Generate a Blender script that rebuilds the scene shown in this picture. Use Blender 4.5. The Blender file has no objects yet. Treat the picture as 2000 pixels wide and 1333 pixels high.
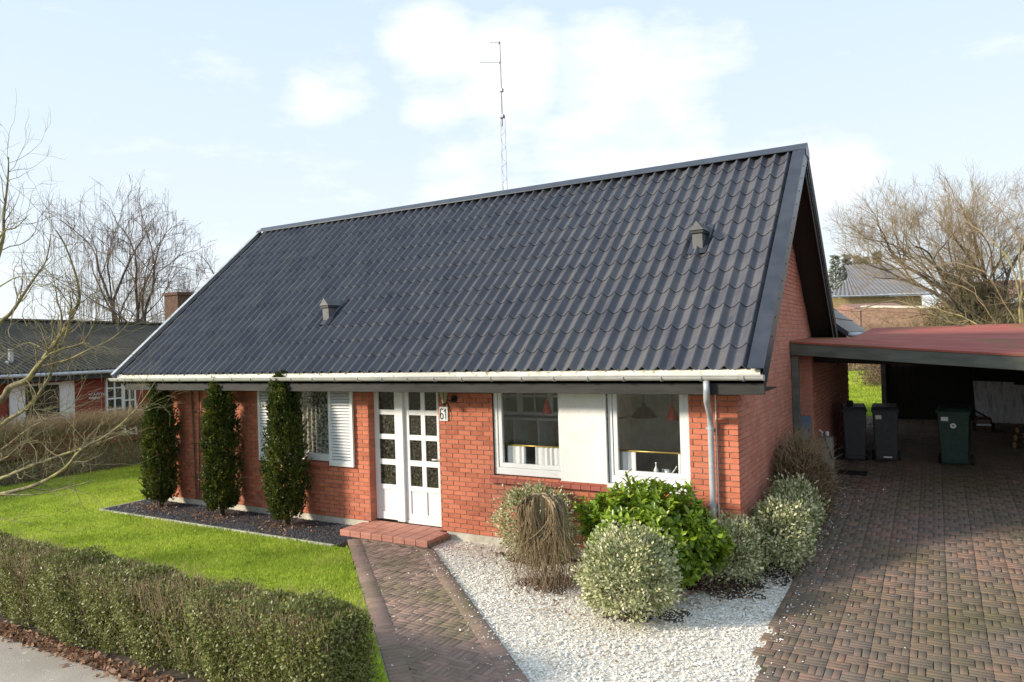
import bpy, bmesh, math, random
import numpy as np
from mathutils import Matrix, Vector

# ------------------------------------------------------------------ camera, sky, sun, exposure
SC = bpy.context.scene
COL = SC.collection
rng = np.random.default_rng(61)
random.seed(61)

YAW, PITCH, ROLL, FPX = .5285, .0066, .03, 1412.73
CAM = np.array([2.1162, -9.0585, 2.8128])
def _rot():
    cy, sy = math.cos(YAW), math.sin(YAW); cp, sp = math.cos(PITCH), math.sin(PITCH); cr, sr = math.cos(ROLL), math.sin(ROLL)
    Rz = np.array([[cy,-sy,0],[sy,cy,0],[0,0,1]]); Rx = np.array([[1,0,0],[0,cp,-sp],[0,sp,cp]]); Ry = np.array([[cr,0,sr],[0,1,0],[-sr,0,cr]])
    return Rz @ Rx @ Ry
RM = _rot()
cam_data = bpy.data.cameras.new('camera')
cam = bpy.data.objects.new('camera', cam_data); COL.objects.link(cam)
cam.matrix_world = Matrix(((RM[0,0], RM[0,2], -RM[0,1], CAM[0]), (RM[1,0], RM[1,2], -RM[1,1], CAM[1]), (RM[2,0], RM[2,2], -RM[2,1], CAM[2]), (0,0,0,1)))
cam_data.sensor_width = 36.0; cam_data.lens = FPX/2000*36.0
cam_data.clip_start = .05; cam_data.clip_end = 3000
SC.camera = cam
def at(u, v, d):                                    # a point d metres ahead, seen at (u, v) of the 2000 px photograph
    return CAM + RM @ np.array([(u-1000)/FPX, 1, -(v-666.5)/FPX])*d

SUN_EL, SUN_AZ = math.radians(22), math.radians(46)  # light travels towards +Y, turned a little towards +X
world = bpy.data.worlds.new('World'); SC.world = world; world.use_nodes = True
CLOUDS = [(645,165,100,.24), (850,100,120,.27), (850,225,90,.20), (1000,140,150,.30), (1180,150,150,.28), (1320,140,130,.27), (1425,90,80,.28), (1130,300,140,.22), (1310,250,120,.22), (950,340,150,.22), (1230,350,200,.25), (1570,350,160,.22)]
def build_world():
    nt = world.node_tree; nt.nodes.clear(); N = nt.nodes.new; L = nt.links.new
    out = N('ShaderNodeOutputWorld'); bg = N('ShaderNodeBackground'); L(bg.outputs[0], out.inputs[0])
    sky = N('ShaderNodeTexSky'); sky.sky_type = 'NISHITA'; sky.sun_disc = False
    sky.sun_elevation = SUN_EL; sky.sun_rotation = math.pi + SUN_AZ
    sky.altitude = 0; sky.air_density = 1.0; sky.dust_density = 1.2; sky.ozone_density = 1.0
    tc = N('ShaderNodeTexCoord')
    mp = N('ShaderNodeMapping'); mp.inputs['Scale'].default_value = (1, 1, 2.6); mp.inputs['Location'].default_value = (.62, .30, .14); L(tc.outputs['Generated'], mp.inputs[0])
    n1 = N('ShaderNodeTexNoise'); n1.inputs['Scale'].default_value = 6.0; n1.inputs['Detail'].default_value = 10; n1.inputs['Roughness'].default_value = .60
    L(mp.outputs[0], n1.inputs[0])
    r = N('ShaderNodeValToRGB'); r.color_ramp.elements[0].position = .57; r.color_ramp.elements[1].position = .98
    # banks of fair weather cloud: the noise is lifted where a bank stands
    nrm = N('ShaderNodeVectorMath'); nrm.operation = 'NORMALIZE'; L(tc.outputs['Generated'], nrm.inputs[0]); acc = None
    for u, v, rad, am in CLOUDS:
        dv = at(u, v, 1)-CAM; dv = dv/np.linalg.norm(dv)
        dt = N('ShaderNodeVectorMath'); dt.operation = 'DOT_PRODUCT'; L(nrm.outputs[0], dt.inputs[0]); dt.inputs[1].default_value = tuple(dv)
        ra = N('ShaderNodeMapRange'); ra.interpolation_type = 'SMOOTHSTEP'; ra.inputs[1].default_value = math.cos(rad/FPX); ra.inputs[2].default_value = 1; ra.inputs[3].default_value = 0; ra.inputs[4].default_value = am; L(dt.outputs['Value'], ra.inputs[0])
        if acc is None: acc = ra.outputs[0]
        else: sm = N('ShaderNodeMath'); sm.operation = 'MAXIMUM'; L(acc, sm.inputs[0]); L(ra.outputs[0], sm.inputs[1]); acc = sm.outputs[0]
    sm = N('ShaderNodeMath'); sm.operation = 'ADD'; L(acc, sm.inputs[0]); L(n1.outputs[0], sm.inputs[1]); L(sm.outputs[0], r.inputs[0])
    # thin haze over the whole dome, thicker towards the horizon as in any moist air
    sx = N('ShaderNodeSeparateXYZ'); L(tc.outputs['Generated'], sx.inputs[0])
    hr = N('ShaderNodeValToRGB'); he = hr.color_ramp.elements; he[0].position = 0; he[0].color = (.62,.655,.69,1); he[1].position = 1; he[1].color = (.36,.48,.64,1)
    e_ = he.new(.42); e_.color = (.475,.575,.665,1); L(sx.outputs[2], hr.inputs[0])
    hs = N('ShaderNodeMix'); hs.data_type = 'RGBA'; hs.blend_type = 'MULTIPLY'; hs.inputs[0].default_value = 1; hs.inputs[7].default_value = (9.7,9.7,9.7,1); L(hr.outputs[0], hs.inputs[6])
    mh = N('ShaderNodeMix'); mh.data_type = 'RGBA'; mh.inputs[0].default_value = .88; L(sky.outputs[0], mh.inputs[6]); L(hs.outputs[2], mh.inputs[7])
    mc = N('ShaderNodeMix'); mc.data_type = 'RGBA'; mc.inputs[7].default_value = (7.3, 7.3, 7.4, 1)
    L(r.outputs[0], mc.inputs[0]); L(mh.outputs[2], mc.inputs[6])
    L(mc.outputs[2], bg.inputs[0]); bg.inputs[1].default_value = .072
build_world()
sun_d = bpy.data.lights.new('sun', 'SUN'); sun_d.energy = 2.6; sun_d.angle = math.radians(8); sun_d.color = (1, .90, .75)
sun = bpy.data.objects.new('sun', sun_d); COL.objects.link(sun)
_d = Vector((math.sin(SUN_AZ)*math.cos(SUN_EL), math.cos(SUN_AZ)*math.cos(SUN_EL), -math.sin(SUN_EL)))
sun.rotation_euler = _d.to_track_quat('-Z', 'Y').to_euler()
SC.view_settings.view_transform = 'Standard'; SC.view_settings.look = 'None'; SC.view_settings.gamma = 1
SC.view_settings.exposure = 1.24
SC.cycles.max_bounces = 6; SC.cycles.transparent_max_bounces = 12; SC.cycles.use_denoising = True

# ------------------------------------------------------------------ materials
MATS = {}
def mat(name, cols, rough=.7, scale=6.0, detail=4, contrast=(.35,.65), island=0.0, bump=0.0, bscale=None, metal=0.0, spec=.5, trans=0.0, stretch=(1,1,1), dirt=None, coat=0.0):
    """cols: 1..n linear colours spread over noise; island: share of the spread that comes from the piece itself"""
    if name in MATS: return MATS[name]
    m = bpy.data.materials.new(name); m.use_nodes = True; MATS[name] = m
    nt = m.node_tree; N = nt.nodes.new; L = nt.links.new
    p = nt.nodes['Principled BSDF']; out = nt.nodes['Material Output']
    p.inputs['Roughness'].default_value = rough; p.inputs['Metallic'].default_value = metal
    p.inputs['Specular IOR Level'].default_value = spec
    if coat: p.inputs['Coat Weight'].default_value = coat
    geo = N('ShaderNodeNewGeometry')
    mp = N('ShaderNodeMapping'); mp.inputs['Scale'].default_value = stretch; L(geo.outputs['Position'], mp.inputs[0])
    if isinstance(cols[0], (int, float)): cols = [cols]
    if len(cols) == 1: cols = [tuple(c*.88 for c in cols[0]), tuple(min(1, c*1.12) for c in cols[0])]
    no = N('ShaderNodeTexNoise'); no.inputs['Scale'].default_value = scale; no.inputs['Detail'].default_value = detail; L(mp.outputs[0], no.inputs[0])
    mr = N('ShaderNodeMapRange'); mr.inputs[1].default_value, mr.inputs[2].default_value = contrast; L(no.outputs[0], mr.inputs[0])
    fac = mr.outputs[0]
    if island > 0:
        oi = N('ShaderNodeObjectInfo'); ad = N('ShaderNodeMath'); ad.operation = 'ADD'; L(geo.outputs['Random Per Island'], ad.inputs[0]); L(oi.outputs['Random'], ad.inputs[1])
        fr = N('ShaderNodeMath'); fr.operation = 'FRACT'; L(ad.outputs[0], fr.inputs[0])
        mx = N('ShaderNodeMix'); mx.inputs[0].default_value = island; L(fac, mx.inputs[2]); L(fr.outputs[0], mx.inputs[3]); fac = mx.outputs[0]
    rp = N('ShaderNodeValToRGB'); cr = rp.color_ramp
    while len(cr.elements) < len(cols): cr.elements.new(.5)
    for i, c in enumerate(cols):
        cr.elements[i].position = i/(len(cols)-1); cr.elements[i].color = (*c, 1)
    L(fac, rp.inputs[0]); col = rp.outputs[0]
    if dirt:
        dcol, dscale, lo, hi = dirt
        dn = N('ShaderNodeTexNoise'); dn.inputs['Scale'].default_value = dscale; dn.inputs['Detail'].default_value = 6; dn.inputs['Roughness'].default_value = .65; L(geo.outputs['Position'], dn.inputs[0])
        dr = N('ShaderNodeMapRange'); dr.inputs[1].default_value = lo; dr.inputs[2].default_value = hi; L(dn.outputs[0], dr.inputs[0])
        dm = N('ShaderNodeMix'); dm.data_type = 'RGBA'; dm.inputs[7].default_value = (*dcol, 1); L(dr.outputs[0], dm.inputs[0]); L(col, dm.inputs[6]); col = dm.outputs[2]
    L(col, p.inputs['Base Color'])
    if bump:
        bn = N('ShaderNodeTexNoise'); bn.inputs['Scale'].default_value = bscale or scale*4; bn.inputs['Detail'].default_value = 5; L(mp.outputs[0], bn.inputs[0])
        b = N('ShaderNodeBump'); b.inputs['Strength'].default_value = bump; b.inputs['Distance'].default_value = .01; L(bn.outputs[0], b.inputs['Height']); L(b.outputs[0], p.inputs['Normal'])
    if trans:
        tr = N('ShaderNodeBsdfTranslucent'); L(col, tr.inputs[0]); ms = N('ShaderNodeMixShader'); ms.inputs[0].default_value = trans
        L(p.outputs[0], ms.inputs[1]); L(tr.outputs[0], ms.inputs[2]); L(ms.outputs[0], out.inputs[0])
    return m
def glass(name, tint=(.97,.98,.98), refl=1.0):
    m = bpy.data.materials.new(name); m.use_nodes = True; nt = m.node_tree; N = nt.nodes.new; L = nt.links.new
    nt.nodes.remove(nt.nodes['Principled BSDF']); out = nt.nodes['Material Output']
    t = N('ShaderNodeBsdfTransparent'); t.inputs[0].default_value = (*tint, 1)
    g = N('ShaderNodeBsdfGlossy'); g.inputs['Roughness'].default_value = .02
    lw = N('ShaderNodeLayerWeight'); lw.inputs[0].default_value = .5; pw = N('ShaderNodeMath'); pw.operation = 'POWER'; pw.inputs[1].default_value = 4; L(lw.outputs['Facing'], pw.inputs[0])
    f = N('ShaderNodeMapRange'); f.inputs[3].default_value = .05; f.inputs[4].default_value = 1; L(pw.outputs[0], f.inputs[0])
    ms = N('ShaderNodeMixShader'); L(f.outputs[0], ms.inputs[0]); L(t.outputs[0], ms.inputs[1]); L(g.outputs[0], ms.inputs[2]); L(ms.outputs[0], out.inputs[0])
    MATS[name] = m; return m

mat('brick', [(.36,.105,.062), (.48,.148,.082), (.57,.185,.105), (.50,.16,.098)], rough=.85, scale=9, island=.7, bump=.35, bscale=120, spec=.25, dirt=((.36,.17,.125), .8, .52, .78))
mat('gable_brick', [(.42,.158,.108), (.51,.195,.135), (.57,.235,.165)], rough=.85, scale=3, island=.5, bump=.35, bscale=120, spec=.25, dirt=((.38,.175,.125), .9, .52, .75))
mat('mortar', [(.17,.12,.09), (.30,.24,.19)], rough=.95, scale=20)
mat('gable_mortar', [(.40,.27,.21), (.52,.38,.30)], rough=.95, scale=20)
mat('plinth', [(.42,.38,.30), (.60,.55,.46)], rough=.9, scale=5, bump=.3)
mat('roof_tile', [(.066,.067,.082), (.098,.096,.108), (.128,.124,.128)], rough=.34, scale=2.0, island=.30, spec=.40, stretch=(2.2,.7,.7), dirt=((.145,.136,.122), 2.5, .54, .8))
mat('flashing', [(.030,.034,.045), (.044,.049,.062)], rough=.34, scale=4, spec=.45)
mat('vent', [(.085,.086,.088), (.12,.12,.12)], rough=.5, scale=8)
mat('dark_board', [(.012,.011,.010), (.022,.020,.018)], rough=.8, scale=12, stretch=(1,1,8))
mat('fascia', [(.020,.020,.019), (.034,.033,.030)], rough=.6, scale=6, stretch=(.4,1,3), bump=.2, spec=.3)
mat('white_paint', [(.70,.70,.69), (.76,.76,.75)], rough=.45, scale=3, dirt=((.60,.57,.51), 5, .58, .85))
mat('cream_panel', [(.74,.725,.69), (.80,.785,.75)], rough=.6, scale=30, dirt=((.66,.63,.56), 1.6, .52, .80))
mat('gutter', [(.40,.40,.385), (.50,.50,.48)], rough=.4, scale=3, dirt=((.36,.34,.24), 14, .56, .75))
mat('eave_flashing', [(.60,.58,.50), (.72,.70,.60)], rough=.5, scale=9, dirt=((.26,.20,.06), 12, .58, .68))
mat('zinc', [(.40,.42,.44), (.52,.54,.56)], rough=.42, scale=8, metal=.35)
mat('sill', [(.30,.080,.055), (.36,.10,.07)], rough=.7, scale=10, bump=.2)
mat('step_tile', [(.40,.165,.115), (.50,.225,.165)], rough=.7, scale=9, island=.6, bump=.2, dirt=((.26,.13,.09), 4, .55, .8))
mat('obscure_glass', [(.012,.011,.009), (.05,.045,.036), (.022,.022,.015), (.09,.085,.068)], rough=.12, scale=26, detail=3, contrast=(.40,.62))
glass('pane_glass')
mat('lace', [(.10,.09,.07), (.52,.48,.40)], rough=.9, scale=24, contrast=(.42,.58))
mat('net_curtain', [(.86,.83,.81), (.92,.90,.88)], rough=.9, scale=14, stretch=(6,6,1))
mat('brass', [(.62,.43,.12)], rough=.35, metal=.6)
mat('room_wall', [(.82,.81,.78)], rough=.9)
mat('room_floor', [(.35,.27,.19)], rough=.6)
mat('shelf_white', [(.80,.80,.81)], rough=.6)
mat('red_enamel', [(.50,.03,.025)], rough=.35)
mat('dark_red_enamel', [(.06,.008,.012)], rough=.3)
mat('black_iron', [(.012,.012,.012)], rough=.5, metal=.3)
mat('lantern_glass', [(.30,.26,.14)], rough=.25)
mat('bin_grey', [(.030,.032,.036), (.045,.047,.052)], rough=.5, scale=14)
mat('bin_green', [(.010,.036,.026), (.018,.055,.040)], rough=.5, scale=14)
mat('rubber', [(.015,.015,.016)], rough=.8)
mat('sticker', [(.75,.74,.73)], rough=.6)
mat('carport_roof', [(.31,.080,.062), (.43,.135,.105)], rough=.8, scale=3, stretch=(.35,3,1), spec=.25, dirt=((.17,.135,.045), .55, .52, .68))
mat('carport_beam', [(.085,.090,.075), (.13,.135,.115)], rough=.8, scale=5, stretch=(.5,1,2), bump=.3)
mat('tin_sheet', [(.34,.34,.345), (.62,.62,.63), (.46,.46,.47)], rough=.5, scale=2.4, stretch=(4,4,.6), metal=.2)
mat('meter_blue', [(.12,.16,.22)], rough=.5)
mat('cabinet_grey', [(.26,.27,.26)], rough=.6)
mat('paver', [(.215,.132,.098), (.255,.155,.114), (.190,.138,.108), (.165,.130,.106), (.28,.172,.125)], rough=.8, scale=1.6, island=.5, bump=.5, bscale=70, spec=.3, dirt=((.135,.112,.062), .6, .43, .68))
mat('path_paver', [(.26,.175,.135), (.32,.215,.168), (.225,.160,.130), (.285,.19,.145)], rough=.85, scale=2.2, island=.5, bump=.5, bscale=70, spec=.3, dirt=((.19,.155,.09), 1.1, .48, .70))
mat('joint_soil', [(.062,.050,.036), (.085,.070,.040), (.085,.095,.025)], rough=1, scale=2.2, contrast=(.3,.7))
mat('soil', [(.045,.030,.020), (.085,.060,.042)], rough=1, scale=9, bump=.8, bscale=40)
mat('gravel_bed', [(.58,.53,.45), (.80,.76,.68)], rough=1, scale=50, bump=.6, bscale=80)
mat('gravel_stone', [(.32,.25,.17), (.76,.69,.58), (.85,.79,.69), (.89,.845,.76), (.91,.875,.80)], rough=.75, scale=4, island=.85)
mat('slate_chip', [(.030,.030,.034), (.07,.07,.078), (.13,.13,.14)], rough=.6, scale=4, island=.85)
mat('dead_leaf', [(.16,.075,.035), (.30,.16,.09), (.42,.27,.17), (.22,.10,.05)], rough=.8, scale=6, island=.9, trans=.2)
mat('kerb', [(.36,.34,.30), (.48,.46,.41)], rough=.9, scale=8)
mat('pavement', [(.33,.285,.235), (.44,.39,.33)], rough=.9, scale=1.6, bump=.5, bscale=90, dirt=((.58,.54,.48), 9, .60, .70))
mat('ground', [(.085,.080,.040), (.11,.13,.045)], rough=1, scale=.15, bump=.3)
mat('lawn', [(.19,.26,.022), (.28,.37,.032), (.36,.45,.045)], rough=1, scale=1.4, detail=8, bump=1.0, bscale=60, spec=.1)
mat('grass_blade', [(.18,.26,.030), (.31,.40,.045), (.41,.49,.07), (.48,.49,.13)], rough=.7, scale=.9, detail=6, contrast=(.36,.64), island=.35, trans=.35, spec=.2)
mat('hedge_leaf', [(.075,.088,.020), (.145,.162,.036), (.22,.235,.06), (.32,.32,.12)], rough=.45, scale=2.2, island=.7, trans=.25, spec=.45)
mat('yew_leaf', [(.014,.028,.006), (.042,.066,.010), (.105,.125,.016), (.20,.205,.030)], rough=.5, scale=3, island=.6, trans=.25)
mat('laurel_leaf', [(.075,.14,.010), (.15,.24,.016), (.25,.35,.026), (.36,.44,.05)], rough=.34, scale=3, island=.7, trans=.25, spec=.5)
mat('variegated_leaf', [(.09,.125,.032), (.22,.26,.085), (.50,.50,.26), (.70,.67,.45), (.40,.42,.18)], rough=.5, scale=3, island=.85, trans=.2)
mat('brown_leaf', [(.10,.055,.030), (.17,.10,.055), (.24,.155,.09)], rough=.8, scale=4, island=.8, trans=.2)
mat('twig_brown', [(.13,.085,.050), (.22,.155,.10)], rough=.9, scale=8, island=.5)
mat('twig_tan', [(.22,.155,.085), (.38,.29,.17)], rough=.9, scale=8, island=.6)
mat('twig_dark', [(.075,.055,.042), (.12,.09,.07)], rough=.9, scale=5, island=.5)
mat('twig_olive', [(.17,.145,.075), (.27,.23,.13)], rough=.9, scale=5, island=.6)
mat('bark', [(.07,.055,.042), (.13,.105,.08)], rough=.95, scale=14, bump=.5)
mat('lichen_bark', [(.12,.10,.065), (.22,.19,.105), (.32,.30,.09)], rough=.95, scale=9, bump=.5)
mat('birch_twig', [(.15,.11,.09), (.23,.175,.145)], rough=.9, scale=5, island=.6)
mat('fir', [(.20,.215,.175), (.30,.315,.265)], rough=.9, scale=2, island=.7)  # needles paled and greyed: distance haze is painted into this colour
mat('fibre_cement', [(.070,.066,.054), (.115,.108,.090)], rough=.95, scale=1.2, island=.3, spec=.1, dirt=((.14,.13,.10), 6, .54, .72))
mat('neighbour_brick', [(.20,.042,.026), (.27,.060,.036)], rough=.9, scale=5, stretch=(1,1,10), contrast=(.3,.7))
mat('dark_paint', [(.020,.020,.020)], rough=.6)
mat('dark_glass', [(.018,.020,.018), (.04,.042,.036)], rough=.06, scale=2)
mat('chimney_brick', [(.075,.042,.030), (.135,.078,.052)], rough=.95, scale=14, bump=.5)
mat('yellow_wall', [(.52,.40,.20)], rough=.9)
mat('far_tile', [(.17,.16,.16), (.23,.22,.22)], rough=.7, scale=3, island=.4)
mat('far_red_tile', [(.28,.15,.115)], rough=.8)
mat('far_brick', [(.17,.105,.075), (.25,.155,.11)], rough=.9, scale=6)
mat('hill', [(.20,.17,.10), (.28,.24,.15)], rough=1, scale=.08)
mat('mast_metal', [(.28,.29,.33)], rough=.5, metal=.3)
mat('wood_log', [(.40,.22,.09)], rough=.9)
mat('wood_bark', [(.05,.035,.025)], rough=.95)
mat('moss', [(.16,.14,.03), (.28,.24,.06)], rough=1, scale=8, island=.8)
mat('puddle', [(.20,.195,.20), (.30,.29,.30)], rough=.6, scale=14)

# ------------------------------------------------------------------ mesh helpers
def tag(o, label=None, cat=None, group=None, kind=None):
    if label: o['label'] = label
    if cat: o['category'] = cat
    if group: o['group'] = group
    if kind: o['kind'] = kind
    return o
def empty(name, loc=(0,0,0), rz=0.0):
    o = bpy.data.objects.new(name, None); COL.objects.link(o); o.location = loc; o.rotation_euler = (0,0,rz); return o
def link(name, me, parent=None):
    o = bpy.data.objects.new(name, me); COL.objects.link(o)
    if parent is not None: o.parent = parent
    return o
def np_mesh(name, V, F, m, smooth=False):
    V = np.asarray(V, np.float32).reshape(-1, 3); F = np.asarray(F, np.int32); k = F.shape[1]
    me = bpy.data.meshes.new(name)
    me.vertices.add(len(V)); me.vertices.foreach_set('co', V.ravel())
    me.loops.add(F.size); me.loops.foreach_set('vertex_index', F.ravel())
    me.polygons.add(len(F)); me.polygons.foreach_set('loop_start', np.arange(0, F.size, k, dtype=np.int32))
    me.polygons.foreach_set('loop_total', np.full(len(F), k, np.int32))
    if smooth: me.polygons.foreach_set('use_smooth', np.ones(len(F), bool))
    me.materials.append(MATS[m]); me.update(calc_edges=True); return me
class B:
    def __init__(s): s.V = []; s.F = []
    def quad(s, a, b, c, d): n = len(s.V); s.V += [tuple(a), tuple(b), tuple(c), tuple(d)]; s.F.append((n, n+1, n+2, n+3))
    def box(s, x0, y0, z0, x1, y1, z1):
        n = len(s.V); s.V += [(x0,y0,z0),(x1,y0,z0),(x1,y1,z0),(x0,y1,z0),(x0,y0,z1),(x1,y0,z1),(x1,y1,z1),(x0,y1,z1)]
        s.F += [(n,n+3,n+2,n+1),(n+4,n+5,n+6,n+7),(n,n+1,n+5,n+4),(n+1,n+2,n+6,n+5),(n+2,n+3,n+7,n+6),(n+3,n,n+4,n+7)]; return s
    def hexa(s, P):                                                   # 8 points: bottom ring, top ring
        n = len(s.V); s.V += [tuple(p) for p in P]
        s.F += [(n,n+3,n+2,n+1),(n+4,n+5,n+6,n+7),(n,n+1,n+5,n+4),(n+1,n+2,n+6,n+5),(n+2,n+3,n+7,n+6),(n+3,n,n+4,n+7)]; return s
    def prism(s, poly, off):                                          # polygon of 3-D points extruded by a vector
        n = len(s.V); k = len(poly); off = np.array(off, float)
        s.V += [tuple(p) for p in poly] + [tuple(np.array(p)+off) for p in poly]
        s.F.append(tuple(range(n+k-1, n-1, -1))); s.F.append(tuple(range(n+k, n+2*k)))
        for i in range(k): j = (i+1) % k; s.F.append((n+i, n+j, n+k+j, n+k+i))
        return s
    def tube(s, pts, rad, m=8, cap=True):
        pts = [np.array(p, float) for p in pts]; n0 = len(s.V); k = len(pts)
        if not hasattr(rad, '__len__'): rad = [rad]*k
        t0 = pts[1]-pts[0]; t0 /= np.linalg.norm(t0); ref = np.array([0,0,1.]) if abs(t0[2]) < .9 else np.array([1.,0,0])
        u = np.cross(t0, ref); u /= np.linalg.norm(u)
        for i in range(k):
            t = pts[min(i+1,k-1)]-pts[max(i-1,0)]; t /= (np.linalg.norm(t)+1e-9)
            u = u-t*np.dot(u,t); u /= (np.linalg.norm(u)+1e-9); w = np.cross(t,u)
            for j in range(m):
                a = 2*math.pi*j/m; s.V.append(tuple(pts[i]+rad[i]*(math.cos(a)*u+math.sin(a)*w)))
        for i in range(k-1):
            for j in range(m):
                a = n0+i*m+j; b = n0+i*m+(j+1)%m; s.F.append((a, b, b+m, a+m))
        if cap: s.F.append(tuple(n0+j for j in range(m-1,-1,-1))); s.F.append(tuple(n0+(k-1)*m+j for j in range(m)))
        return s
    def lathe(s, prof, c, m=20):                                      # profile of (r, z) about a vertical axis
        n0 = len(s.V); k = len(prof)
        for r, z in prof:
            for j in range(m): a = 2*math.pi*j/m; s.V.append((c[0]+r*math.cos(a), c[1]+r*math.sin(a), c[2]+z))
        for i in range(k-1):
            for j in range(m): a = n0+i*m+j; b = n0+i*m+(j+1)%m; s.F.append((a,b,b+m,a+m))
        return s
    def build(s, name, m, parent=None, smooth=False, bev=0.0, kind=None):
        me = bpy.data.meshes.new(name); me.from_pydata([tuple(float(c) for c in v) for v in s.V], [], s.F); me.materials.append(MATS[m])
        if smooth: me.polygons.foreach_set('use_smooth', [True]*len(me.polygons))
        me.update(); o = link(name, me, parent)
        if bev: md = o.modifiers.new('edge', 'BEVEL'); md.width = bev; md.segments = 2; md.limit_method = 'ANGLE'
        if kind: o['kind'] = kind
        return o
def struct(o): o['kind'] = 'structure'; return o
def unit(v): return v/(np.linalg.norm(v, axis=-1, keepdims=True)+1e-9)

def leaf_mesh(name, C, D, U, L, W, m, parent=None, fold=.25, oval=False, kind=None):
    """N leaves: base points C, directions D, rough normals U, lengths L, half width as share of length W"""
    C = np.asarray(C, float); D = unit(np.asarray(D, float)); n = len(C)
    S = unit(np.cross(D, U)); Nn = unit(np.cross(S, D)); L = np.asarray(L, float).reshape(-1,1)*np.ones((n,1)); w = L*W
    if not oval:
        V = np.stack([C, C+.5*L*D+w*S+fold*w*Nn, C+L*D, C+.5*L*D-w*S+fold*w*Nn], 1)
        i = np.arange(n)[:,None]*4; F = np.concatenate([i+np.array([[0,1,2]]), i+np.array([[0,2,3]])], 0)
    else:
        V = np.stack([C, C+.5*L*D-.12*w*Nn, C+L*D-.35*w*Nn, C+.28*L*D+.85*w*S+fold*w*Nn, C+.68*L*D+.9*w*S+fold*w*Nn-.1*w*Nn, C+.28*L*D-.85*w*S+fold*w*Nn, C+.68*L*D-.9*w*S+fold*w*Nn-.1*w*Nn], 1)
        i = np.arange(n)[:,None]*7; F = np.concatenate([i+np.array([t]) for t in ([0,3,1],[1,3,4],[1,4,2],[0,1,5],[1,6,5],[1,2,6])], 0)
    o = link(name, np_mesh(name, V, F, m, smooth=oval), parent)
    if kind: o['kind'] = kind
    return o
def strand_mesh(name, P, R, m, parent=None, kind=None):
    """P (n,k,3) polylines, R (n,k) radii -> three-sided twigs in one mesh"""
    P = np.asarray(P, float); R = np.asarray(R, float); n, k, _ = P.shape
    T = np.gradient(P, axis=1); T = unit(T); ref = np.where(np.abs(T[...,2:3]) < .9, np.array([0,0,1.]), np.array([1.,0,0]))
    u = unit(np.cross(T, ref)); w = np.cross(T, u)
    ring = [P+R[...,None]*(math.cos(a)*u+math.sin(a)*w) for a in (0, 2.0944, 4.18879)]
    V = np.stack(ring, 2)                                             # n,k,3,3
    idx = np.arange(n*k*3).reshape(n,k,3); F = []
    for j in range(3):
        a = idx[:,:-1,j]; b = idx[:,:-1,(j+1)%3]; c = idx[:,1:,(j+1)%3]; d = idx[:,1:,j]
        F.append(np.stack([a,b,c,d], -1).reshape(-1,4))
    o = link(name, np_mesh(name, V, np.concatenate(F), m), parent)
    if kind: o['kind'] = kind
    return o
def rand_dirs(n, up=0.0):
    d = rng.normal(size=(n,3)); d[:,2] += up; return unit(d)
def lumps(D, seed, k=14, amp=.12, f=3.0):
    r = np.random.default_rng(seed); W = r.normal(size=(k,3))*f; ph = r.uniform(0, 6.28, k)
    return 1+amp*np.cos(D@W.T*1.9+ph).sum(1)/math.sqrt(k)*1.4
def chips(name, P, size, m, parent=None, flat=.55, kind='stuff'):
    """small irregular stones (octahedra) at points P"""
    n = len(P); s = np.asarray(size).reshape(-1,1)*np.ones((n,1)); a = rng.uniform(0, 6.28, n)
    X = np.stack([np.cos(a), np.sin(a), rng.normal(0,.25,n)], 1); Y = np.stack([-np.sin(a), np.cos(a), rng.normal(0,.25,n)], 1); Z = np.tile([0,0,1.], (n,1))
    e = rng.uniform(.6, 1.25, (n,6,1))
    V = np.stack([P+s*X*e[:,0], P-s*X*e[:,1], P+s*Y*.8*e[:,2], P-s*Y*.8*e[:,3], P+s*Z*flat*e[:,4], P-s*Z*flat*e[:,5]], 1)
    i = np.arange(n)[:,None]*6; F = np.concatenate([i+np.array([t]) for t in ([0,2,4],[2,1,4],[1,3,4],[3,0,4])], 0)
    o = link(name, np_mesh(name, V, F, m), parent)
    if kind: o['kind'] = kind
    return o
def inside(P, poly):
    x, y = P[:,0], P[:,1]; r = np.zeros(len(P), bool); j = len(poly)-1
    for i in range(len(poly)):
        xi, yi = poly[i]; xj, yj = poly[j]
        c = ((yi > y) != (yj > y)) & (x < (xj-xi)*(y-yi)/(yj-yi+1e-12)+xi); r ^= c; j = i
    return r

# ------------------------------------------------------------------ terrain
def sstep(a, b, x): t = np.clip((x-a)/(b-a), 0, 1); return t*t*(3-2*t)
def gz(x, y):                                                         # the plot rises gently beside and behind the house
    x = np.asarray(x, float); y = np.asarray(y, float)
    return -.13+.06*np.clip(y+.3, 0, 24)*sstep(-5, -.6, x)
def sheet(name, xs, ys, dz, m, parent=None):
    X, Y = np.meshgrid(xs, ys); V = np.stack([X, Y, gz(X, Y)+dz], -1).reshape(-1,3); nx, ny = len(xs), len(ys)
    i = np.arange(nx*ny).reshape(ny, nx); F = np.stack([i[:-1,:-1], i[:-1,1:], i[1:,1:], i[1:,:-1]], -1).reshape(-1,4)
    return link(name, np_mesh(name, V, F, m, smooth=True), parent)
xs = np.concatenate([[-900,-500,-250,-120,-70,-45,-32], np.arange(-26, 12, 1.0), [14,18,25,40,70,120,250,500,900]])
ys = np.concatenate([[-600,-250,-100,-50,-25,-14], np.arange(-9, 26, 1.0), [30,40,60,100,200,400,900]])
struct(sheet('ground', xs, ys, -.05, 'ground'))

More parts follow.
